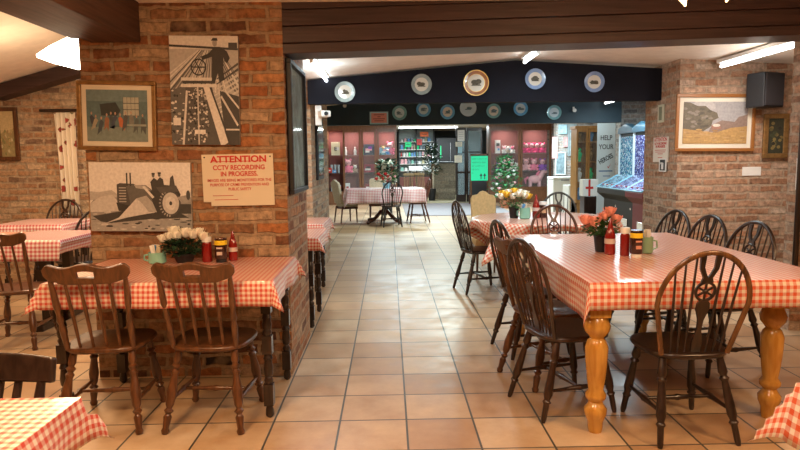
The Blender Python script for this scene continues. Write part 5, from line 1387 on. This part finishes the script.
# glazed screen beside the bar
Yd = 20.2
for (p0, p1, lb) in ((456, 466, 'glazed timber screen left panel with papers taped on it'), (466.5, 482, 'glazed timber screen behind the chalkboard')):
    x0, x1 = at(p0, 160, Yd).x, at(p1, 160, Yd).x
    t = empty('glazed_screen', lb, 'screen', ((x0+x1)/2, Yd, 0), group='glazed screens by the bar'); W = x1-x0
    f = MB(); 
    for q in ((-W/2, -W/2+.05, 0, 2.4), (W/2-.05, W/2, 0, 2.4), (-W/2+.05, W/2-.05, 0, .25), (-W/2+.05, W/2-.05, .95, 1.0), (-W/2+.05, W/2-.05, 1.6, 1.64), (-W/2+.05, W/2-.05, 2.3, 2.4)): f.bb(q[0], q[1], -.03, .03, q[2], q[3])
    f.build('frame', m_dark, t); MB().bb(-W/2+.05, W/2-.05, -.004, .004, .25, 2.3).build('glass_pane', glassmat('screen_glass', (.5, .65, .7), .3), t)
for k, (bx, mat, lb) in enumerate((((457.5, 130, 464.5, 141), m_white, 'white paper at the top of the glazed screen'), ((455.5, 142, 462, 146.5), m_cream, 'small cream paper taped on the glazed screen'), ((454.5, 155.5, 462, 162.5), m_cream, 'lower cream paper taped on the glazed screen'), ((458, 147, 462, 153), flatcol((.35, .62, .72)), 'pale blue paper between the cream ones'))):
    a, b = at(bx[0], bx[1], Yd-.035), at(bx[2], bx[3], Yd-.035); t = empty('paper_notice', lb, 'notice', ((a.x+b.x)/2, Yd-.036, (a.z+b.z)/2), group='papers on the glazed screen')
    MB().box((0, 0, 0), (b.x-a.x, .006, a.z-b.z)).build('sheet', mat, t)
    ln = MB(); [ln.box((0, -.004, (a.z-b.z)*(.3-.2*q)), ((b.x-a.x)*.7, .001, .012)) for q in range(4)]; ln.build('print_lines', flatcol((.4, .4, .42)), t)
# shop shelves
Ys = 24.6
xs0, xs1 = at(399, 160, Ys).x, at(434, 160, Ys).x
t = empty('shop_shelves', 'lit wall shelves of small goods left of the bar', 'shelf unit', ((xs0+xs1)/2, Ys, .02)); W = xs1-xs0
MB().bb(-W/2, W/2, .3, .33, 0, 2.6).build('back_panel', flatcol((.35, .42, .42)), t)
levels = [.95, 1.22, 1.50, 1.78, 2.08]
for z_ in levels: MB().bb(-W/2, W/2, -.05, .3, z_-.02, z_).build('shelf', m_white, t)
for s in (-W/2, 0, W/2): MB().bb(s-.02, s+.02, -.06, .32, 0, 2.6).build('upright', m_blk, t)
MB().bb(-W/2, W/2, -.02, .3, .0, .7).build('lower_cupboard', plain('red_cupboard', (.16, .05, .04), .5), t)
rr = random.Random(77); mats = [m_white, m_lpink, m_blue, m_teal, flatcol((.55, .5, .3)), m_redtxt, flatcol((.2, .25, .3)), m_green, m_white]
nm = ('lowest', 'second', 'middle', 'fourth', 'top')
for li, z_ in enumerate(levels):
    x = -W/2+.06; k = 0
    while x < W/2-.1:
        w_ = rr.uniform(.06, .14); h_ = rr.uniform(.10, .20); mt = rr.choice(mats)
        o = empty('shop_item', 'little packet on the %s lit shop shelf' % nm[li], 'packet', (t.location.x+x+w_/2, Ys+.08, .02+z_), group='goods on the %s lit shop shelf' % nm[li])
        if rr.random() < .5: MB().box((0, 0, h_/2), (w_*.9, .08, h_), taper=.85).build('packet', mt, o, bevel=.004)
        else: MB().lathe([(w_*.42, 0), (w_*.45, h_*.7), (w_*.2, h_*.85), (w_*.2, h_)], n=10).build('bottle', mt, o, smooth=True)
        x += w_+.02; k += 1
for (bx, mat, lb) in (((405, 142, 411.5, 147), m_green, 'green label board hanging among the shop shelves'), ((420, 132, 428.5, 136.5), m_orange, 'orange sign above the shop shelves'), ((417, 139, 422, 145), m_redtxt, 'red card on the shop shelves')):
    a, b = at(bx[0], bx[1], Ys-.1), at(bx[2], bx[3], Ys-.1); o = empty('shelf_card', lb, 'sign', ((a.x+b.x)/2, Ys-.07, (a.z+b.z)/2)); MB().box((0, 0, 0), (b.x-a.x, .02, a.z-b.z)).build('card', mat, o); MB().box((0, .19, 0), (.02, .36, .02)).build('bracket', m_blk, o); MB().box((0, -.011, 0), ((b.x-a.x)*.6, .002, .02)).build('print_lines', m_blk, o)
x = at(420, 165, 22.6).x
t = empty('work_table', 'steel-topped side table in front of the shop shelves', 'table', (x+.02, 23.0, .02)); MB().bb(-.42, .42, -.25, .25, .98, 1.14).build('tabletop', plain('steel', (.5, .52, .54), .3), t, bevel=.01)
for sx in (-1, 1):
    for sy in (-1, 1): MB().bb(sx*.38-.02, sx*.38+.02, sy*.2-.02, sy*.2+.02, 0, .98).build('leg', m_dark, t)
bush('potted_tree', 'dark leafy tree with tiny lights beside the bar counter', at(434, 150, 21.3).x-.1, 21.05, .02, [(.24, .95), (.30, 1.3), (.26, 1.6), (.12, 1.85)], 120, m_leafd, ((m_white, 6),), m_blk, pot=(.15, .4), size=.12)
